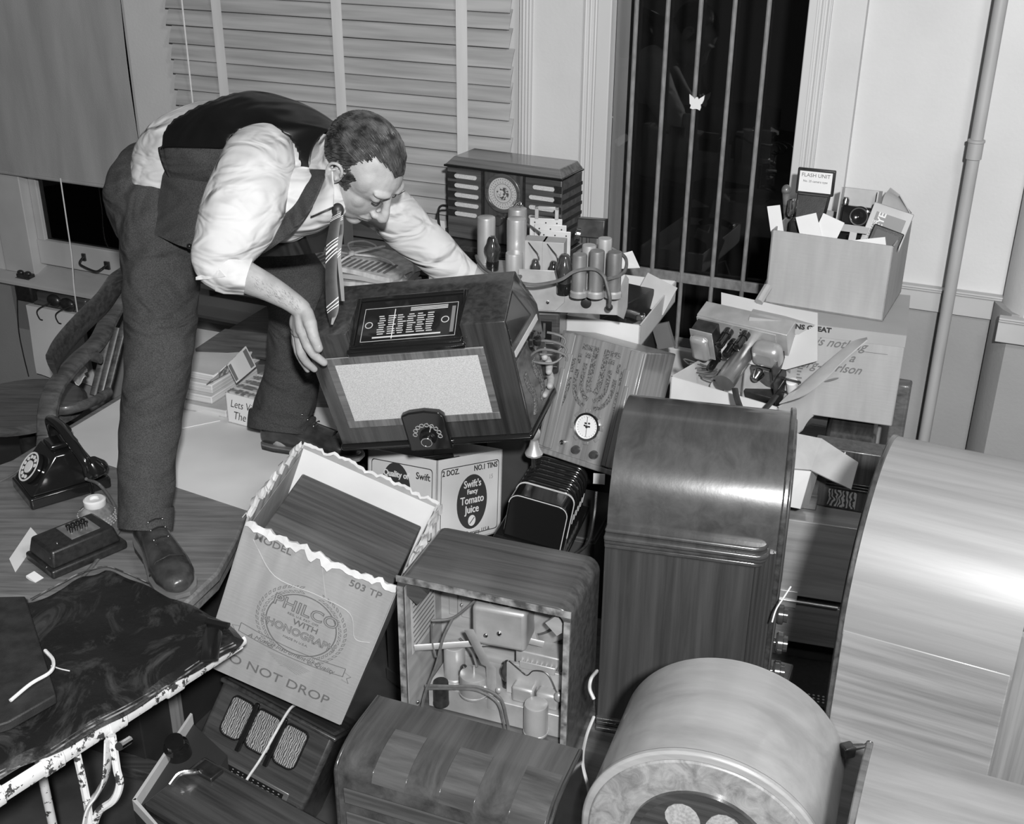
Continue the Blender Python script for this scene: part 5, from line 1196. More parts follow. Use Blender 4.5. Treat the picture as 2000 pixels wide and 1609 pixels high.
def card(name, label, x, y, z, w_, h_, *rot, m_=PAPER, cat='paper'): 
    o = MB().bx(-w_/2, w_/2, -.0008, .0008, 0, h_).build(name, m_); o.matrix_world = c6(x, y, z, *rot); return tag(o, label, cat)
card('white_note', 'white note sticking out at the front of the camera carton', -.045, -.115, .16, .055, .095, ry(-20)); card('white_note', 'square white note tilted behind the first note in the camera carton', -.036, -.112, .155, .06, .10, ry(18))
card('long_envelope', 'long pale envelope leaning in the left end of the camera carton', -.142, -.09, .14, .035, .12, ry(-14)); card('lettered_slip', 'pale lettered slip lying low at the right front of the camera carton', .095, -.118, .175, .09, .035, ry(-14))
card('small_triangle_card', 'narrow pale card upright in the middle of the camera carton', .045, -.112, .17, .018, .05, ry(5), m_=PAPER2); card('grey_flap', 'grey flap lying flat between the camera and the EYE box', .03, -.06, .205, .09, .03, rx(-70), m_=PAPER2)
q = thing('wrapped_handle', 'leather wrapped handle sticking up from the left end of the camera carton', 'handle', c6(-.15, .02, .15, ry(-8)))
MB().cyl((0, 0, 0), (0, 0, .12), .009, .011).build('shaft', OAKD, q); MB().ell((0, 0, .125), (.013, .013, .016)).build('knob', OAKD, q)
fl2 = smooth_pts([MC6 @ Vector((.07, .13, .2)), MC6 @ Vector((.075, .128, .26)), MC6 @ Vector((.09, .12, .29))], 4); fl3 = smooth_pts([MC6 @ Vector((.155, .10, .19)), MC6 @ Vector((.157, .10, .23)), MC6 @ Vector((.155, .09, .235))], 4)
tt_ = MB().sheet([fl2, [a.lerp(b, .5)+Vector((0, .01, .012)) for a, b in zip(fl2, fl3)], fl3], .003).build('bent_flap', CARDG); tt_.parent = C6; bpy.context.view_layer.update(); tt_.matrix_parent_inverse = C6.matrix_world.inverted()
tt_ = tag(MB().tube([at(1500, 560, 3.12), at(1482, 590, 3.1)], .012, 8).build('kraft_scrap', CARD), 'scrap of kraft paper at the left end of the lettered box', 'scrap')

# ---- chair post and dark radio under the kraft box
p = onz(1757, 800, .86)
p = p + (p-CAM)*.035; p.z = 0
cpst = thing('wooden_chair', 'scuffed wooden chair post showing behind the kraft box', 'chair')
MB().box((p.x, p.y, .45), (.042, .05, .90), rz(-24).to_3x3()).build('post', OAKD, cpst, .006); MB().box((p.x-.25, p.y+.11, .45), (.04, .05, .90), rz(-24).to_3x3()).build('post', OAKD, cpst, .006)
MB().box((p.x-.125, p.y+.055, .42), (.24, .03, .05), rz(-24).to_3x3()).build('cross_rail', OAKD, cpst, .004); MB().box((p.x-.125, p.y+.055, .80), (.24, .02, .06), rz(-24).to_3x3()).build('back_rail', OAKD, cpst, .004)
R13 = thing('rolled_dark_radio', 'glossy dark radio with rolled ends crushed beneath the kraft box', 'radio', T(.865, 2.925, .478) @ rz(-18.7))
prf = [(-.19, 0), (.10, 0), (.10, .388)] + arcpts(-.12, .318, .07, 90, 180, 10)
MB().prism([(y, z) for y, z in prf], 'x', -.19, .02).build('cabinet', BLACKGLOSS, R13); MB().prism([(y*.92, z*.94) for y, z in prf], 'x', .02, .15).build('end_block', WALY, R13, .012); MB().bx(.02, .15, -.20, -.17, .24, .252).build('moulding', ALU, R13, .003); MB().tube([(-.1, -.192, .1), (-.1, -.192, .3), (-.1, -.17, .36)], .0015, 6).build('inlay_line', PIN, R13)

# ---- small open carton right of the arched radio
C7 = thing('small_open_carton', 'small pale carton with open flaps right of the tall arched radio', 'carton')
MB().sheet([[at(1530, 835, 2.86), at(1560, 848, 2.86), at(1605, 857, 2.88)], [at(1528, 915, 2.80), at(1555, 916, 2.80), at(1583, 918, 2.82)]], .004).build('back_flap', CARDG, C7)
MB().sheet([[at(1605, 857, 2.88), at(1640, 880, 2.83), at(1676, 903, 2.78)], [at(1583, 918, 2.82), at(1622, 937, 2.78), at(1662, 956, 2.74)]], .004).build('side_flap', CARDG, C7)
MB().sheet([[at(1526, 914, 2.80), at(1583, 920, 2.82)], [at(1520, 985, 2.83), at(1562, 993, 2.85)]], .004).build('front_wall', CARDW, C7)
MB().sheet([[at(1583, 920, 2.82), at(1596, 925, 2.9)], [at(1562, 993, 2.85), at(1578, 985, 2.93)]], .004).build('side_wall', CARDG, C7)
P1 = onz(1533, 1013, .70); P2 = onz(1655, 1030, .70); yw = math.degrees(math.atan2(P2.y-P1.y, P2.x-P1.x))
Mh = T(P1.x, P1.y, 0) @ rz(yw)
R14 = thing('hinged_case', 'brown veneered case with a metal hinge between the two tall arched radios', 'case', Mh)
MB().bx(-.06, .26, .0, .17, .475, .70).build('upper_case', wood('brown_case', .20, .30, 'x', rough=.4, coat=.2, fine=40), R14, .003)
MB().bx(-.06, .26, .012, .17, .455, .475).build('gap', BLACKM, R14); MB().bx(-.06, .26, .0, .17, .33, .455).build('lower_case', wood('brown_case_low', .13, .22, 'x'), R14, .003); MB().bx(-.06, .26, .03, .17, 0, .33).build('base', mat('crate_dark', .03), R14)
MB().bx(.0, .055, -.004, .0, .44, .49).build('hinge', ALU, R14, .001); MB().cyl((.0, -.005, .462), (.16, -.005, .462), .004).build('hinge_pin', ALU, R14)
R15 = thing('zigzag_cloth_radio', 'small dark radio with zigzag patterned cloth standing on the hinged case', 'radio', Mh @ T(.07, .09, .702) @ rz(-4))
MB().bx(-.02, .16, .0, .07, 0, .17).build('cabinet', WALZ, R15, .004); MB().bx(.03, .10, -.003, .0, .008, .055).build('cloth_window', mat('zigzag_cloth', .04, .4, .6, kind='wave', nscale=(34, 34, 34), dist=8, detail=1, lo=.42, hi=.58), R15)
for z in (.062, .070, .078): MB().bx(.02, .13, -.006, .0, z, z+.004).build('louvre', WALY, R15, .001)
MB().bx(.055, .058, -.004, .0, .085, .165).build('inlay_line', PIN, R15)
R16 = thing('brown_wedge_case', 'brown wooden box corner standing left of the zigzag cloth radio', 'box', Mh @ T(.0, .08, .702)); MB().bx(-.06, .075, -.02, .06, 0, .045).build('case', WALM, R16, .003)
R17 = thing('perforated_black_radio', 'black radio with a perforated top low between the big radios', 'radio', Mh @ T(.07, -.215, 0))
MB().bx(-.08, .24, .0, .20, 0, .30).build('case', BLACKM, R17, .006)
for k, z in enumerate((.26, .235, .21)): MB().bx(-.08, .24, -.004, 0, z, z+.004).build('trim_line', ALU, R17)
m = MB()
for i in range(7):
    for j in range(3): m.lathe([(.003, 0), (.003, .001), (0, .001)], 8, T(.03+i*.012, .02+j*.012, .3))
m.build('perforations', PIN, R17); MB().bx(-.07, -.04, -.02, .0, .12, .30).bx(-.03, -.0, -.02, .0, .14, .30).build('pale_strip', PAPER2, R17, .002)
MB().tube(smooth_pts([Mh @ Vector(p) for p in ((.06, -.25, .33), (.065, -.27, .30), (.05, -.285, .27), (.02, -.29, .25))]), .005, 6).build('cord', PAPER2, R17, M=R17.matrix_world.inverted())
# metal latch on the side of the blond radio
q = thing('metal_latch', 'small black metal catch lying on the side of the tall blond radio', 'latch', T(*at(1655, 1465, 1.93)))
MB().box((0, 0, 0), (.022, .02, .022), rz(20).to_3x3()).build('block', DARKMET, q, .003); MB().tube([(0.008, 0, .006), (.028, 0, .010), (.036, 0, .018)], [.006, .004, .006], 10).build('lever', DARKMET, q); MB().ell((.036, 0, .019), (.007, .006, .005)).build('tip', DARKMET, q)
cord('floor_cord', 'pale cord running down between the open-backed radio and the arched radio', [at(1160, 1400, 2.25), at(1145, 1440, 2.2), at(1138, 1490, 2.1), at(1150, 1545, 2.05), at(1152, 1600, 2.0)], .0032, PAPER2)
cord('loose_lead', 'short pale lead curling out beside the lower left of the tall arched radio', [at(1166, 1310, 2.3), at(1155, 1325, 2.25), at(1152, 1345, 2.25), at(1160, 1365, 2.25)], .0035, PAPER2)

# ================================================================== RADIO IN THE MAN'S HANDS
def boolean_cut(o, cutters):
    """bake a difference so that only the finished part stays in the scene"""
    for cmb in cutters:
        c = cmb.build('tmp_cut', None, o.parent); md = o.modifiers.new('b', 'BOOLEAN'); md.operation = 'DIFFERENCE'; md.object = c; md.solver = 'EXACT'
        bpy.context.view_layer.update(); dg = bpy.context.evaluated_depsgraph_get()
        me = bpy.data.meshes.new_from_object(o.evaluated_get(dg)); o.modifiers.clear(); o.data = me
        bpy.data.objects.remove(c)
    return o
HB = Vector((-.1771, 2.3918, 1.0016))
RH3 = Matrix(((.9749, .1148, -.1909), (-.1609, .9555, -.2472), (.1541, .2717, .95)))
MH = T(*HB) @ RH3.to_4x4()
RH = thing('held_radio', 'large walnut radio with a wide pale grille and slanted dial held by the man', 'radio', MH)
wh, dh, h1 = .451, .19, .314
HW = wood('held_walnut', .020, .050, 'z', rough=.14, coat=.9, fine=60)
HX = wood('held_walnut_cross', .04, .10, 'x', rough=.22, coat=.6, fine=90)
W2h = wh/2
lower = [(-W2h, 0), (W2h, 0), (W2h+.030, .12), (W2h+.040, .16), (W2h+.028, dh), (-W2h, dh)]
upper = [(-W2h, 0), (W2h, 0), (W2h, .12), (W2h, .16), (W2h, dh), (-W2h, dh)]
zb = h1-.075
m = MB(); vs = [Vector((x, y, 0)) for x, y in lower] + [Vector((x, y, zb)) for x, y in lower] + [Vector((x, y, h1)) for x, y in upper]; n = 6
m._add(vs, [tuple(range(n-1, -1, -1)), tuple(range(2*n, 3*n))] + [(a*n+i, a*n+(i+1) % n, (a+1)*n+(i+1) % n, (a+1)*n+i) for a in range(2) for i in range(n)])
cabh = m.build('cabinet', HW, RH)
boolean_cut(cabh, [MB().prism([(-.02, h1-.045), (-.02, h1+.05), (.135, h1+.05), (.135, h1-.004)], 'x', -.127, .127)])
bv = cabh.modifiers.new('bevel', 'BEVEL'); bv.width = .002; bv.segments = 2; bv.limit_method = 'ANGLE'
MB().prism([(x*1.02, y-.008) for x, y in lower], 'z', -.016, .0).build('base_moulding', BLACKGLOSS, RH, .006, seg=3)
gx0, gx1, gz0, gz1 = -.191, .168, .053, .254
MB().bx(gx0, gx1, -.003, .0, gz0, gz1).build('grille_frame', HX, RH, .001)
CB1 = wood('crossband_a', .08, .17, 'z', fine=110); CB2 = wood('crossband_b', .08, .17, 'x', fine=110)
for (x0, x1, z0, z1, mm) in ((gx0, gx1, gz1-.018, gz1, CB1), (gx0, gx1, gz0, gz0+.02, CB1), (gx0, gx0+.018, gz0+.02, gz1-.018, CB2), (gx1-.016, gx1, gz0+.02, gz1-.018, CB2)):
    MB().bx(x0, x1, -.0055, -.003, z0, z1).build('crossband', mm, RH, .0008)
MB().bx(gx0+.018, gx1-.016, -.0045, -.0032, gz0+.02, gz1-.018).build('speaker_cloth', CLOTHLT, RH)
MB().tube([(gx0, -.004, gz1+.001), (gx1, -.004, gz1+.001)], .0010, 6).build('bright_edge', ALU, RH)
kp = [(-.058, -.016), (.043, -.016), (.044, .083), (.034, .094), (.0, .101), (-.036, .098), (-.056, .090)]
MB().prism(kp, 'y', -.020, -.004).build('knob_panel', BLACKGLOSS, RH, .004, seg=3)
on(T(-.006, -.020, .026) @ FRONT, MB().lathe([(.020, 0), (.020, .006), (.013, .008), (.013, .020), (.0, .020)], 28)).build('knob', BLACKGLOSS, RH)
on(T(-.006, -.020, .026) @ FRONT, MB().loop((0, 0, .0195), Matrix.Identity(3), .0130, .0115, .0015, 28)).build('knob_ring', CHROME, RH)
m = MB()
for i in range(9):
    a = math.radians(-10+i*23); m.loop((.029*math.cos(a), .005+.030*math.sin(a), 0), Matrix.Identity(3), .0055, .004, .0012, 12)
on(T(-.006, -.020, .026) @ FRONT, m).build('push_button_rings', ALU, RH)
sa = math.degrees(math.atan2(.041, .155)); sl_l = math.hypot(.041, .155)
MS = T(0, -.02, h1-.045) @ rx(sa)
def sl_bx(x0, x1, y0, y1, z0, z1, m_, name, bev=.001): return on(MS, MB().bx(x0, x1, y0, y1, z0, z1)).build(name, m_, RH, bev)
sl_bx(-.127, .127, .012, .024, 0, .010, BLACKGLOSS, 'lower_rail', .003)
sl_bx(-.133, .133, .004, .016, -.010, .006, BLACKGLOSS, 'lower_moulding', .004)
sl_bx(-.127, -.118, .02, sl_l-.004, 0, .010, BLACKGLOSS, 'side_rail', .002); sl_bx(.118, .127, .02, sl_l-.004, 0, .010, BLACKGLOSS, 'side_rail', .002)
sl_bx(-.127, .127, sl_l-.012, sl_l-.002, 0, .008, BLACKGLOSS, 'top_rail', .002)
sl_bx(-.118, .118, .024, sl_l-.012, .000, .003, mat('dial_glass_black', .012, rough=.06), 'dial_glass')
Y0, Y1 = .034, sl_l-.034
on(MS, MB().bx(-.106, .108, Y0, Y0+.0008, .003, .0034).bx(-.106, .108, Y1, Y1+.0008, .003, .0034).bx(-.106, -.1052, Y0, Y1, .003, .0034).bx(.1072, .108, Y0, Y1, .003, .0034)).build('dial_border', PIN, RH)
DM = mat('dial_print', .5, rough=.5); r = random.Random(9)
m = MB()
for c_ in range(6):
    for j in range(9):
        y = Y0+.018+j*.0062
        x = -.07+c_*.022+r.uniform(-.002, .002); m.bx(x, x+r.uniform(.011, .019), y, y+.0024, .003, .0034)
m.bx(-.08, .075, Y0+.008, Y0+.012, .003, .0034)
for k in range(3): m.bx(.0, .085, Y1-.014+.004*k, Y1-.012+.004*k, .003, .0034)
on(MS, m).build('station_names', DM, RH)
on(MS, MB().bx(-.036, -.0345, Y0+.004, Y1-.006, .0034, .0044)).build('dial_pointer', PAPER, RH)
for x in (-.092, .082): on(MS, MB().loop((x, (Y0+Y1)/2, .003), Matrix.Identity(3), .009, .0072, .0005, 20)).build('dial_emblem', DM, RH)
on(MS, MB().bx(.095, .103, Y0+.01, Y1-.01, .003, .0034)).build('tone_scale', INKG, RH)
# flared right side: label, knob, curved louvres
su = Vector((.030, .12, 0)).normalized(); MSd = T(W2h, 0, 0) @ Matrix((su, Vector((0, 0, 1)), su.cross(Vector((0, 0, 1))))).transposed().to_4x4()   # local x along side, y up, z outwards
on(MSd, MB().bx(.012, .15, .209, .224, 0, .0015)).build('side_label', PAPER2, RH)
on(MSd, MB().bx(.008, .118, .008, .200, 0, .0015)).build('side_panel', WALM, RH, .001)
on(MSd @ T(.100, .188, .001), MB().lathe([(.022, 0), (.024, .004), (.022, .010), (.012, .012), (.012, .018), (0, .018)], 26)).build('side_knob', BLACKGLOSS, RH)
for k, x0 in enumerate((.035, .085)):
    pts = [Vector((x0, .145, .002)), Vector((x0+.004, .11, .002)), Vector((x0+.018, .08, .002)), Vector((x0+.018, .05, .002)), Vector((x0+.002, .025, .002))]
    on(MSd, MB().tube(smooth_pts(pts), [(.0022, .010)]*25, 8, flat=(1, (0, 0, 1)))).build('side_louvre', FC, RH)
cc = at(1062, 705, 2.56)
pts = [cc + Vector((.040*math.cos(a)+.004*math.sin(3*a)+.010, 0, .022*math.sin(a)+.004*a/6)) for a in np.linspace(0, 4*PI+1.5, 44)]
cp_ = thing('coiled_flex', 'dark power cord coiled at the right side of the held radio', 'cord')
MB().tube([p + Vector((0, .0022*i, 0)) for i, p in enumerate(pts)], .0030, 8).build('coil', RUB, cp_)

# ================================================================== THE MAN
SKIN = mat('skin', .29, .38, .6, spec=.3, nscale=(30, 30, 30), detail=5, bump=.12, bscale=300)
SHIRT = mat('white_shirt', .47, .54, .85, nscale=(8, 8, 8), bump=.75, bscale=(8, 13, 21), bdist=.030, bdetail=1.5, bwarp=1.0)
SUIT = mat('grey_wool', .024, .055, .9, nscale=(420, 420, 420), detail=2, bump=.7, bscale=(4, 4, 9), bdist=.05, bdetail=2, bwarp=1.5)
SATIN = mat('black_satin', .004, .008, .30, nscale=(8, 8, 8), bump=.8, bscale=(5, 8, 3), bdist=.05, bdetail=1, bwarp=1.2, spec=.5)
SHOE = mat('brown_shoe_leather', .02, .05, .3, coat=.4, nscale=(25, 25, 25), detail=6, bump=.3, bscale=50)
HAIR = mat('dark_hair', .012, .07, .38, nscale=(30, 30, 30), detail=5, bump=.6, bscale=120)
man = thing('man', 'person in white shirt, black-backed vest and grey trousers bending over and holding a large radio', 'person', T(-.75, 2.5, DZ))
MINV = Matrix.Translation((-.75, 2.5, DZ)).inverted()
def part(mb, name, m, vox=None, sm=0, par=None, ang=35, wr=0, wsize=.06):
    o = mb.build(name, m, par or man, ang=ang, M=MINV)
    if vox: remesh(o, vox, sm)
    if wr:
        tx = bpy.data.textures.get('fold_%g' % wsize) or bpy.data.textures.new('fold_%g' % wsize, 'CLOUDS'); tx.noise_scale = wsize; tx.noise_depth = 1
        d = o.modifiers.new('folds', 'DISPLACE'); d.texture = tx; d.strength = wr; d.mid_level = .5; d.texture_coords = 'LOCAL'
        s2 = o.modifiers.new('s2', 'SMOOTH'); s2.iterations = 2
    return o
def limb(mb, pts, n=20, sub=5, cap0=True):
    """pts: (px, py, Z, radius in px[, flatten]) -> smooth tapered limb"""
    P = smooth_pts([at(p[0], p[1], p[2]) for p in pts], sub); R = [p[3]*p[2]/FPX for p in pts]; rr_ = []
    for i in range(len(P)):
        t = min(i/sub, len(R)-1); k = int(min(t, len(R)-2)); rr_.append(R[k]+(R[k+1]-R[k])*(t-k))
    mb.tube(P, rr_, n)
    if cap0: mb.ell(P[0], (rr_[0],)*3, n=16, m=10)
    mb.ell(P[-1], (rr_[-1],)*3, n=16, m=10)
    return mb
# ---- head frame (X = his right, Y = forward, Z = crown)
HO = Vector((-.3344, 2.4873, 1.6068)); HR = Matrix(((-.516, .5865, .6243), (-.8551, -.3098, -.4158), (-.0505, -.7484, .6613)))
HM = T(*HO) @ HR.to_4x4()
def hp(x, y, z): return HM @ Vector((x, y, z))
def hell(mb, c, r, M=None): return mb.ell(hp(*c), r, HR @ (M.to_3x3() if M else Matrix.Identity(3)), n=26, m=18)
body = MB()
hell(body, (0, -.008, .036), (.072, .088, .076)); hell(body, (0, .024, .026), (.066, .070, .070)); hell(body, (0, .035, -.028), (.058, .058, .072)); hell(body, (0, .040, -.062), (.047, .046, .044))
hell(body, (0, .066, -.092), (.023, .021, .017)); 
for s_ in (-1, 1):
    hell(body, (s_*.034, .055, -.020), (.021, .022, .026)); hell(body, (s_*.048, .010, -.055), (.014, .036, .026)); hell(body, (s_*.030, .086, .034), (.024, .010, .008), rz(-s_*22))
    hell(body, (s_*.030, .080, .016), (.0145, .012, .0105)); hell(body, (s_*.011, .100, -.034), (.0085, .009, .0075))
    hell(body, (s_*.052, .035, .03), (.014, .03, .03))
nose = [hp(0, .088, .022), hp(0, .098, .006), hp(0, .109, -.012), hp(0, .116, -.026), hp(0, .108, -.036)]
body.tube(smooth_pts(nose, 3), [.0085]*3+[.009]*3+[.0105]*3+[.0125]*3+[.009], 14); hell(body, (0, .112, -.027), (.0125, .012, .0115))
body.tube([hp(-.024, .083, -.059), hp(-.010, .094, -.056), hp(0, .096, -.057), hp(.010, .094, -.056), hp(.024, .083, -.059)], [.003, .0052, .0048, .0052, .003], 10)
body.tube([hp(-.020, .083, -.068), hp(0, .093, -.069), hp(.020, .083, -.068)], [.003, .0062, .003], 10)
hell(body, (0, .088, -.048), (.018, .008, .010))
for s_ in (-1, 1):      # ears: disc with raised rim
    E0 = Vector((s_*.076, -.008, .0))
    hell(body, (s_*.074, -.004, -.002), (.006, .016, .026), rz(s_*12))
    ear = [(s_*.080, .008, .010), (s_*.083, .004, .026), (s_*.087, -.010, .032), (s_*.090, -.022, .022), (s_*.088, -.023, .004), (s_*.084, -.014, -.016), (s_*.079, -.003, -.028), (s_*.077, .006, -.022)]
    body.tube(smooth_pts([hp(*q) for q in ear], 4), .0042, 8); body.tube([hp(s_*.084, -.010, .016), hp(s_*.086, -.016, .002), hp(s_*.083, -.008, -.010)], .0035, 8); hell(body, (s_*.080, .004, -.004), (.004, .004, .006))
# neck and trunk core
nb = at(612, 318, 2.62)
body.tube([hp(0, -.02, -.03), hp(0, -.045, -.075).lerp(nb, .35), nb], [.056, .060, .068], 24)
limb(body, [(612, 318, 2.62, 60), (540, 315, 2.66, 82), (460, 318, 2.70, 85), (390, 330, 2.76, 80), (330, 360, 2.82, 75)])
limb(body, [(315, 390, 2.80, 66), (314, 520, 2.73, 55), (311, 700, 2.68, 44), (296, 850, 2.65, 36), (288, 1000, 2.63, 30)])
limb(body, [(375, 410, 2.95, 66), (480, 485, 3.03, 56), (575, 560, 3.07, 45), (580, 640, 3.10, 40), (565, 760, 3.13, 36), (556, 850, 3.15, 30)])
# right arm and hand
limb(body, [(530, 315, 2.58, 60), (495, 360, 2.49, 48), (460, 440, 2.44, 44), (435, 512, 2.42, 36)])
limb(body, [(435, 515, 2.42, 34), (478, 540, 2.43, 32), (520, 560, 2.45, 27), (562, 584, 2.47, 21.5), (588, 603, 2.48, 19.5)])
limb(body, [(560, 322, 2.66, 60), (700, 385, 2.74, 45), (790, 445, 2.80, 36), (870, 505, 2.86, 30)])
limb(body, [(870, 505, 2.86, 30), (930, 550, 2.90, 23), (985, 612, 2.88, 19), (1028, 668, 2.78, 18)])
HANDM = MB()
def finger(mb, pts, r0, r1):
    P = smooth_pts([at(*p) for p in pts], 4); k = len(P)
    mb.tube(P, [r0+(r1-r0)*i/(k-1) for i in range(k)], 12); mb.ell(P[-1], (r1,)*3, n=12, m=8); mb.ell(P[0], (r0,)*3, n=12, m=8)
    for i in range(4, k-1, 4): mb.ell(P[i], ((r0+(r1-r0)*i/(k-1))*1.07,)*3, n=12, m=8)
w0 = (590, 606, 2.485)
for m_, rr_ in (((592, 650, 2.485), .0155), ((585, 655, 2.505), .0155), ((580, 650, 2.53), .0145), ((578, 642, 2.555), .013)):
    body.tube([at(*w0), at((w0[0]+m_[0])/2, (w0[1]+m_[1])/2, (w0[2]+m_[2])/2-.004), at(*m_)], [.019, .018, rr_], 14)
finger(body, [(592, 650, 2.485), (601, 674, 2.478), (613, 692, 2.485), (633, 708, 2.497)], .0128, .0088)
body.ell(at(588, 630, 2.505), (.026, .020, .030), rz(20).to_3x3())
finger(body, [(583, 655, 2.51), (588, 688, 2.515), (598, 706, 2.53), (614, 721, 2.545)], .0112, .0078)
finger(body, [(578, 652, 2.54), (582, 685, 2.55), (590, 704, 2.575), (601, 722, 2.60)], .0108, .0074)
finger(body, [(576, 645, 2.56), (577, 672, 2.58), (584, 692, 2.605), (593, 706, 2.62)], .0095, .0066)
finger(body, [(598, 612, 2.475), (606, 632, 2.462), (612, 655, 2.460), (622, 680, 2.472)], .0165, .0105)
# left hand around the far side
for m_ in ((1036, 668, 2.74), (1042, 688, 2.74), (1045, 708, 2.75), (1044, 726, 2.77)):
    body.tube([at(1026, 664, 2.79), at(*m_)], [.018, .014], 14)
finger(body, [(1036, 668, 2.74), (1050, 672, 2.69), (1060, 684, 2.655), (1064, 698, 2.635)], .0112, .0084)
finger(body, [(1042, 688, 2.74), (1062, 696, 2.69), (1072, 710, 2.66), (1072, 726, 2.640)], .0112, .0082)
finger(body, [(1045, 708, 2.75), (1068, 724, 2.70), (1076, 740, 2.67), (1074, 754, 2.645)], .0108, .0080)
finger(body, [(1044, 726, 2.77), (1062, 746, 2.72), (1068, 760, 2.69), (1064, 772, 2.66)], .0095, .0070)
finger(body, [(1024, 660, 2.78), (1028, 640, 2.73), (1026, 625, 2.69)], .013, .0095)
bo = part(body, 'body', SKIN, .0026, 7)
# finger nails
def nail(px, py, Z, w_=.005, l_=.006, par=bo, rot=0):
    c = at(px, py, Z); M_ = Matrix((RT, UP, -FW)).transposed() @ Matrix.Rotation(math.radians(rot), 3, 'Z')
    MB().ell(c, (w_, l_, .0016), M_, n=14, m=8).build('fingernail', mat('nail', .55, rough=.3), par, M=MINV)
nail(619.5, 673, 2.4615, .0062, .0075, rot=20); nail(629, 703, 2.4915, .004, .0052, rot=55)
# eyes, brows, mouth line
for s_ in (1, -1):
    m = MB(); m.tube(smooth_pts([hp(s_*.046, .0845, .0105), hp(s_*.038, .0905, .0072), hp(s_*.030, .0925, .0066), hp(s_*.020, .0905, .0085)], 4), .0011, 6); part(m, 'eyelash_line', mat('lash', .02), par=bo)
    m = MB()
    rb2 = random.Random(2+s_)
    for i in range(26 if s_ > 0 else 12):
        t = (i if s_ > 0 else i+14)/25; b0 = Vector((s_*(.043-.029*t), .0985-9*(.043-.029*t-.018)**2, .032+.006*math.sin(PI*t*.8)-.003*t)); d1 = Vector((s_*.007, .001, .0035+.002*rb2.random()))
        m.tube([hp(*b0), hp(*(b0+d1))], [.0008, .0003], 4)
    part(m, 'eyebrow', HAIR, par=bo)
m = MB(); m.tube(smooth_pts([hp(-.024, .0858, -.0635), hp(-.010, .0975, -.0625), hp(0, .0985, -.0632), hp(.010, .0975, -.0625), hp(.024, .0858, -.0635)], 4), .0010, 6); part(m, 'mouth_line', mat('lip_shadow', .12), par=bo)
# hair: strand cap, combed back, receding at the temples
def skull(v):
    """push a direction in head frame out to the scalp"""
    best = 0
    for c, r_ in (((0, -.008, .036), (.072, .088, .076)), ((0, .024, .026), (.066, .070, .070))):
        # ray from (0,-.01,.03)
        o = Vector((0, -.01, .03)); oc = o-Vector(c)
        A = sum((v[i]/r_[i])**2 for i in range(3)); B = 2*sum(oc[i]*v[i]/r_[i]**2 for i in range(3)); Cc = sum((oc[i]/r_[i])**2 for i in range(3))-1
        D = B*B-4*A*Cc
        if D > 0: best = max(best, (-B+math.sqrt(D))/(2*A))
    return Vector((0, -.01, .03))+v*best
def hairy(p):
    x, y, z = p; ax = abs(x)
    if z < -.045: return False
    front = .060 - max(0, ax-.014)*1.7 if ax < .045 else .006      # hairline y limit high on the head
    if z > .075: return y < front+.012
    if z > .035: return y < .012-max(0, .075-z)*.2
    if z > -.012: return y < .020 and not (ax > .05 and y > -.022 and z < .030) or (ax > .05 and y < .026 and y > .008)
    return y < -.030
hb = MB(); caps = []
NU, NV = 220, 150; grid = {}
for i in range(NV+1):
    ph = PI*i/NV*.80
    for j in range(NU):
        th = 2*PI*j/NU; v = Vector((math.sin(ph)*math.cos(th), math.sin(ph)*math.sin(th), math.cos(ph))); v = Matrix.Rotation(math.radians(22), 3, 'X') @ v
        p = skull(v); grid[i, j] = (p, v)
vs = []; idx = {}
for (i, j), (p, v) in grid.items():
    if hairy(p):
        b_ = .5+.5*noise.noise(Vector((p.x*90, p.y*14, p.z*30)))
        idx[i, j] = len(vs); vs.append(HM @ (p+v*(.0030+.003*b_+.003*max(0, p.z-.05)/.06)))
fs = [(idx[i, j], idx[i, (j+1) % NU], idx[i+1, (j+1) % NU], idx[i+1, j]) for i in range(NV) for j in range(NU) if all(k in idx for k in ((i, j), (i, (j+1) % NU), (i+1, (j+1) % NU), (i+1, j)))]
hb._add(vs, fs); hc = part(hb, 'hair', HAIR, ang=80, par=bo); so = hc.modifiers.new('solid', 'SOLIDIFY'); so.thickness = .002; so.offset = -1
# combed strands over the cap
st_ = MB(); rs = random.Random(21); cnt = 0
while cnt < 2800:
    th = rs.uniform(0, 2*PI); ph = rs.uniform(0, PI*.78); v = Vector((math.sin(ph)*math.cos(th), math.sin(ph)*math.sin(th), math.cos(ph))); v = Matrix.Rotation(math.radians(22), 3, 'X') @ v
    p = skull(v)
    if not hairy(p-Vector((0, .006, 0))): continue
    cnt += 1; top_ = p.z > .06
    L = rs.uniform(.03, .055) if top_ else rs.uniform(.010, .02)
    d = Vector((.25*p.x/.07+rs.uniform(-.15, .15), -1 if top_ else -.7, 0 if top_ else -.8)); pts = [p+v*.006]; q = p
    for k in range(4):
        q2 = q + d*L/4; vv = (q2-Vector((0, -.01, .03))).normalized(); q = skull(vv); pts.append(q+vv*(.0062+.002*math.sin(k)+rs.uniform(0, .0016)))
    st_.tube([HM @ a_ for a_ in pts], [.0009, .0011, .0010, .0008, .0004], 4, cap=False)
part(st_, 'hair_strands', mat('hair_strand', .014, .09, .33, nscale=(40, 40, 40)), par=hc)
o_s = bpy.data.objects['hair_strands']; o_s['kind'] = 'stuff'

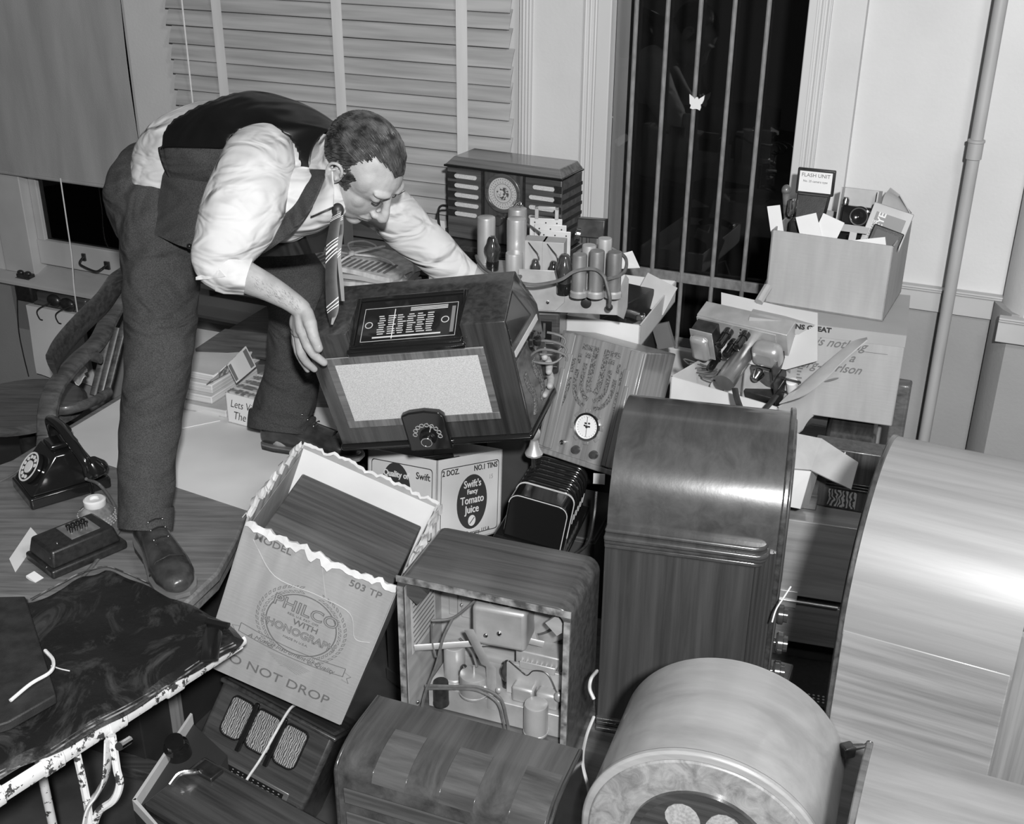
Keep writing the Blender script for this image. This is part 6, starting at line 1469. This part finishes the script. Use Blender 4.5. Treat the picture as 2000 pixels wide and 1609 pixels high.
# ---- trousers
tr = MB()
limb(tr, [(285, 1020, 2.63, 50), (288, 900, 2.645, 54), (298, 800, 2.66, 60), (310, 700, 2.68, 64), (314, 600, 2.70, 70), (316, 500, 2.74, 78), (318, 430, 2.79, 90), (316, 400, 2.83, 84)], 26, cap0=False)
limb(tr, [(548, 826, 3.12, 61), (555, 800, 3.125, 60), (570, 740, 3.13, 56), (580, 670, 3.11, 58), (584, 600, 3.08, 60), (572, 545, 3.07, 66), (520, 505, 3.05, 74), (450, 450, 3.0, 84), (380, 408, 2.94, 88), (350, 400, 2.89, 82)], 26, cap0=False)
tr.ell(at(300, 375, 2.86), (.095, .14, .12), rz(-25).to_3x3()); tr.ell(at(288, 390, 2.85), (.098, .13, .13)); tr.ell(at(282, 345, 2.86), (.075, .11, .085))
trousers = part(tr, 'trousers', SUIT, .006, 5, wr=.014, wsize=.07)
for (cx_, cy_, Z_, r_, nm) in ((285, 1010, 2.63, 51.5, 'a'), (550, 824, 3.12, 63.5, 'b')):
    c = at(cx_, cy_, Z_); rr_ = r_*Z_/FPX; m = MB(); ax = (at(cx_+(3 if nm == 'a' else 8), cy_-60, Z_)-c).normalized(); q_ = Vector((0, 0, 1)).rotation_difference(ax).to_matrix().to_4x4()
    on(T(*c) @ q_, m.lathe([(rr_*.93, -.022), (rr_*1.01, -.024), (rr_*1.03, -.0), (rr_*1.03, .022), (rr_*1.0, .026), (rr_*.9, .02)], 36)); part(m, 'trouser_cuff', SUIT, par=trousers)
# waistband, suspender buttons and pocket line
for px, py, Z in ((258, 308, 2.775), (283, 391, 2.745), (284, 280, 2.82)): part(MB().ell(at(px, py, Z), (.0075, .0075, .0075)), 'suspender_button', PAPER, par=trousers)
# ---- shoes
def shoe(heel, toe, nm, dz=0):
    a, b = Vector(heel), Vector(toe); d = (b-a); L = d.length; d.normalize(); s_ = Vector((-d.y, d.x, 0)); z = Vector((0, 0, 1))
    def ring(t, hw, zc, hh, n=20): return [a+d*L*t+s_*hw*math.cos(2*PI*j/n)+z*(zc+hh*math.sin(2*PI*j/n)) for j in range(n)]
    sh_ = MB(); R = [(0.0, .015, .035, .02), (.02, .028, .042, .036), (.12, .034, .052, .048), (.25, .034, .058, .054), (.40, .036, .052, .046), (.55, .041, .046, .038), (.70, .046, .040, .031), (.84, .044, .036, .027), (.94, .034, .033, .023), (.99, .018, .030, .014), (1.0, .006, .028, .006)]
    rings = [ring(*q) for q in R]; vs = [v for r_ in rings for v in r_]; n = 20
    sh_._add(vs, [(i*n+j, i*n+(j+1) % n, (i+1)*n+(j+1) % n, (i+1)*n+j) for i in range(len(R)-1) for j in range(n)]+[tuple(range(n)), tuple((len(R)-1)*n+j for j in range(n))])
    an = a+d*L*.20; sh_.tube([an+z*.05, an+z*.10-d*.005, an+z*(.16-dz)-d*.008], [(.040, .034), (.038, .034), (.043, .038)], 20, flat=(1, tuple(d)))
    up_ = part(sh_, nm, SHOE, .0035, 4)
    out = [(t, w_) for t, w_ in ((0, .02), (.03, .031), (.15, .036), (.35, .034), (.5, .039), (.7, .048), (.85, .046), (.95, .036), (1.01, .016))]
    poly = [(a+d*L*t+s_*w_).xy[:] for t, w_ in out] + [(a+d*L*t-s_*w_).xy[:] for t, w_ in out[::-1]]
    z0 = a.z
    part(MB().prism(poly, 'z', z0+.006, z0+.016), 'sole', mat('sole_edge', .10, .2, .6), par=up_)
    hpoly = [(a+d*L*t+s_*w_).xy[:] for t, w_ in out[:4]] + [(a+d*L*t-s_*w_).xy[:] for t, w_ in out[:4][::-1]]
    part(MB().prism(hpoly, 'z', z0, z0+.012), 'heel', BLACKM, par=up_)
    part(MB().tube([a+d*L*.72+s_*.046+z*.030, a+d*L*.74+s_*.03+z*.064, a+d*L*.745+z*.073, a+d*L*.74-s_*.03+z*.064, a+d*L*.72-s_*.046+z*.030], .0018, 6), 'toe_cap_seam', SHOE, par=up_)
    for i in range(6 if not dz else 3):
        t = .56-.055*i; zz = .088+.0125*i if i else .084; w_ = .012
        for sg in (-1, 1): part(MB().ell(a+d*L*t+s_*sg*.016+z*(zz+.004), (.0026,)*3, n=8, m=6), 'lace_hook', CHROME, par=up_)
        part(MB().tube([a+d*L*t+s_*.016+z*(zz+.005), a+d*L*(t+.008)+z*(zz+.010), a+d*L*t-s_*.016+z*(zz+.005)], .0016, 6), 'lace', BLACKM, par=up_)
    return up_
def foot(ank, toe, L, dz):
    z_ = DZ+dz; A_ = Vector((ank.x, ank.y, z_)); B_ = Vector((toe.x, toe.y, z_)); d_ = (B_-A_).normalized(); return A_-d_*L*.21, A_+d_*L*.79
hl, to = foot(at(288, 1005, 2.63), onz(352, 1162, DZ), .285, .001); shoe(hl, to, 'shoe', .02)
hl, to = foot(at(552, 824, 3.12), onz(700, 900, DZ), .29, .003); shoe(hl, to, 'shoe', .06)

# ---- shirt
sh = MB()
limb(sh, [(334, 350, 2.79, 82), (356, 314, 2.775, 90), (410, 300, 2.76, 100), (470, 302, 2.70, 105), (540, 310, 2.66, 98), (590, 325, 2.62, 80), (625, 335, 2.58, 58)], 28)
sh.ell(at(470, 310, 2.72), (.19, .17, .125), HR @ Matrix.Identity(3)) if 0 else None
sh.ell(at(590, 392, 2.55), (.085, .085, .075)); sh.ell(at(632, 385, 2.52), (.06, .06, .06)); sh.ell(at(550, 430, 2.60), (.075, .08, .05))
shirt = part(sh, 'shirt', SHIRT, .006, 5, wr=.006, wsize=.08)
sv = MB()
limb(sv, [(520, 300, 2.56, 62), (508, 318, 2.53, 72), (493, 360, 2.49, 78), (478, 400, 2.46, 80), (458, 440, 2.44, 76), (440, 480, 2.425, 64), (428, 512, 2.42, 52), (440, 532, 2.42, 42), (456, 537, 2.425, 36)], 28)
part(sv, 'sleeve', SHIRT, .005, 4, par=shirt, wr=.010, wsize=.10)
def cuff(pts, r0, r1, th=.005):
    a, b = at(*pts[0]), at(*pts[1]); ax = (b-a).normalized(); L = (b-a).length; q_ = Vector((0, 0, 1)).rotation_difference(ax).to_matrix().to_4x4()
    return on(T(*a) @ q_, MB().lathe([(r0*.8, 0), (r0, .0), (r0*1.03, L*.3), (r1*1.02, L*.8), (r1, L), (r1-th, L), (r1-th, L*.5)], 36))
part(cuff([(430, 526, 2.42), (487, 541, 2.43)], .048, .041), 'rolled_cuff', SHIRT, par=shirt, wr=.006, wsize=.03)
part(MB().sheet([[at(384, 541, 2.40), at(405, 533, 2.385), at(430, 527, 2.375)], [at(384, 547, 2.40), at(408, 545, 2.385), at(440, 540, 2.375)]], .005), 'cuff_point', SHIRT, par=shirt)
sv = MB()
limb(sv, [(640, 350, 2.66, 58), (700, 375, 2.72, 52), (755, 405, 2.77, 48), (800, 450, 2.81, 49), (845, 490, 2.84, 45), (880, 520, 2.87, 39), (896, 532, 2.88, 35)], 26)
part(sv, 'sleeve', SHIRT, .005, 4, par=shirt, wr=.010, wsize=.10)
part(cuff([(868, 512, 2.86), (912, 543, 2.89)], .046, .042), 'rolled_cuff', SHIRT, par=shirt, wr=.006, wsize=.03)
# collar leaf and stand
def psheet(rows, th, name, m, par, sub=4, wr=0):
    R = [smooth_pts([at(*p) for p in r_], sub) for r_ in rows]
    R2 = [list(c_) for c_ in zip(*[smooth_pts(list(c_), sub) for c_ in zip(*R)])]
    return part(MB().sheet(R2, th), name, m, par=par, wr=wr)
psheet([[(638, 290, 2.56), (632, 325, 2.50), (622, 370, 2.46), (607, 421, 2.43)], [(646, 292, 2.51), (641, 327, 2.46), (640, 370, 2.43), (630, 412, 2.425)], [(650, 318, 2.45), (649, 338, 2.43), (652, 370, 2.42), (651, 403, 2.42)]], .003, 'collar', SHIRT, shirt)
psheet([[(630, 262, 2.535), (614, 298, 2.52), (604, 330, 2.50)], [(660, 266, 2.48), (646, 300, 2.455), (640, 332, 2.45)]], .003, 'collar_band', SHIRT, shirt)
# ---- vest
vb = MB(); RV_ = []
spine = [(352, 325, 2.80, 86), (380, 306, 2.775, 98), (420, 298, 2.75, 108), (470, 298, 2.70, 113), (520, 300, 2.67, 110), (565, 305, 2.65, 100), (605, 312, 2.625, 86), (636, 316, 2.60, 68), (660, 318, 2.58, 58)]
SP = smooth_pts([at(*p[:3]) for p in spine], 6); RR = [p[3]*p[2]/FPX for p in spine]
wdir = (at(700, 330, 2.85)-at(510, 320, 2.5)).normalized()
gridv = []; NT = 120
rsh = at(506, 318, 2.50); lsh = at(720, 372, 2.74)
for i, c in enumerate(SP):
    t = (SP[min(i+1, len(SP)-1)]-SP[max(i-1, 0)]).normalized(); w_ = (wdir-t*wdir.dot(t)).normalized(); b_ = w_.cross(t)*-1
    if b_.z < 0: b_ = -b_
    k = min(i/6, len(RR)-1); q = int(min(k, len(RR)-2)); r_ = RR[q]+(RR[q+1]-RR[q])*(k-q)+.004
    gridv.append([c+(-w_*math.cos(2*PI*j/NT)*1.18+b_*math.sin(2*PI*j/NT))*r_ for j in range(NT)])
def vestpart(name, m, j0, j1, sel, th=.0035, wr=.008):
    mb = MB(); vs = []; idx = {}; fs = []
    def vid(i, j):
        if (i, j) not in idx: idx[i, j] = len(vs); vs.append(gridv[i][j % NT])
        return idx[i, j]
    for i in range(len(gridv)-1):
        for j in range(j0, j1):
            c = (gridv[i][j % NT]+gridv[i+1][(j+1) % NT])/2
            if sel(c, i, j): fs.append((vid(i, j), vid(i, j+1), vid(i+1, j+1), vid(i+1, j)))
    mb._add(vs, fs); o = part(mb, name, m, par=vest if name != 'vest' else man, ang=80)
    s1 = o.modifiers.new('sm', 'SMOOTH'); s1.iterations = 6
    s2 = o.modifiers.new('solid', 'SOLIDIFY'); s2.thickness = th; s2.offset = 1
    return o
def armok(c): return (c-rsh).length > .086 and (c-lsh).length > .07
vest = vestpart('vest', SATIN, -16, 66, lambda c, i, j: armok(c) and (j >= 0 or i >= 31) and i >= 8+13*max(0, math.sin(2*PI*j/NT)))
vestpart('vest_side', SUIT, -16, 2, lambda c, i, j: armok(c) and 7 <= i < 26, th=.003)
# hanging front corner, right front panel and far front panel
psheet([[(328, 286, 2.68), (345, 290, 2.64), (380, 296, 2.61), (430, 320, 2.58)], [(318, 350, 2.685), (338, 355, 2.64), (375, 362, 2.60), (425, 372, 2.57)], [(308, 410, 2.68), (330, 415, 2.64), (368, 424, 2.60), (405, 430, 2.58)], [(300, 457, 2.66), (325, 468, 2.63), (352, 480, 2.60), (380, 488, 2.59)]], .005, 'front_corner', SUIT, vest)
psheet([[(660, 268, 2.57), (632, 285, 2.60), (590, 300, 2.62)], [(648, 300, 2.50), (622, 310, 2.53), (575, 330, 2.60)], [(632, 350, 2.45), (604, 352, 2.48), (562, 365, 2.56)], [(610, 400, 2.43), (586, 398, 2.46), (548, 405, 2.52)], [(582, 440, 2.43), (562, 430, 2.46), (528, 430, 2.52)], [(540, 476, 2.45), (520, 462, 2.48), (490, 455, 2.54)], [(490, 508, 2.49), (480, 498, 2.52), (455, 480, 2.56)]], .005, 'lapel_panel', SUIT, vest)
psheet([[(505, 500, 2.55), (520, 470, 2.57), (550, 440, 2.6)], [(560, 500, 2.60), (570, 478, 2.61), (585, 450, 2.62)], [(630, 492, 2.68), (636, 468, 2.68), (642, 440, 2.68)]], .006, 'far_front_panel', SATIN, vest)
for px, py, Z in ((370, 481, 2.587), (512, 474, 2.462)): part(MB().ell(at(px, py, Z), (.0065, .0065, .0065)), 'vest_button', BLACKGLOSS, par=vest)
psheet([[(378, 258, 2.665), (384, 258, 2.66)], [(371, 285, 2.655), (379, 287, 2.65)]], .003, 'back_strap', mat('satin_strap', .10), vest)
# ---- tie
TIE = mat('tie_silk', .022, .035, .45, nscale=(40, 40, 40))
def blade(name, pts, par, stripes):
    P = [(at(x-w_, y, Z), at(x+w_, y, Z-.004)) for x, y, w_, Z in pts]; L = smooth_pts([a for a, b in P], 6); R_ = smooth_pts([b for a, b in P], 6)
    rows = [[L[i], L[i].lerp(R_[i], .5)+FW*-.003, R_[i]] for i in range(len(L))]
    o = part(MB().sheet(rows, .003), name, TIE, par=par); n = len(L)-1; mb = MB()
    for t in stripes:
        for off in (0, .028, .052):
            a = (t+off)*n; b = max(0, a-.075*n)
            if a >= n: continue
            def pt(q, u): k = int(min(q, n-1)); f = q-k; return L[k].lerp(L[k+1], f).lerp(R_[k].lerp(R_[k+1], f), u) + FW*(-.0036-.003*math.sin(PI*u))
            mb.sheet([[pt(a+dd+(b-a)*u, u) for u in (0, .25, .5, .75, 1)] for dd in (0, .009*n)], .0004)
    part(mb, 'tie_stripes', mat('tie_stripe', .55, .6), par=o)
    return o
t1 = blade('necktie', [(660, 412, 7, 2.45), (654, 440, 10, 2.45), (649, 480, 11, 2.455), (647, 540, 11, 2.455), (650, 600, 12, 2.455), (648, 634, 2, 2.455)], man, (.10, .40, .46, .80))
blade('tie_back_blade', [(664, 414, 6, 2.475), (663, 450, 8, 2.475), (660, 500, 6, 2.475), (664, 550, 7, 2.48), (668, 588, 5, 2.485)], t1, (.12, .5))
part(MB().ell(at(660, 410, 2.46), (.013, .013, .015)), 'tie_knot', TIE, par=t1)
# forearm hair
m = MB(); rf = random.Random(8)
for i in range(150):
    t = rf.random(); px = 490+95*t; py = 545+50*t+rf.uniform(-20, 20)*(1-.35*t); Z = 2.425+.045*t-.030+.00009*(py-(545+50*t))**2
    a = at(px, py, Z); m.tube([a, a+RT*rf.uniform(.002, .007)-UP*rf.uniform(.002, .007)-FW*.0008], [.00020, .00008], 3, cap=False)
part(m, 'arm_hair', mat('arm_hair_mat', .17), par=bo)['kind'] = 'stuff'
# side face of the held radio above the carved panel
pv = [(W2h+.0012, .004, h1-.004), (W2h+.0012, .118, h1-.004), (W2h+.031, .118, zb+.004), (W2h+.0022, .004, zb+.004)]
on(Matrix.Identity(4), MB().sheet([[Vector(pv[0]), Vector(pv[1])], [Vector(pv[3]), Vector(pv[2])]], .0012)).build('glossy_side', BLACKGLOSS, RH)
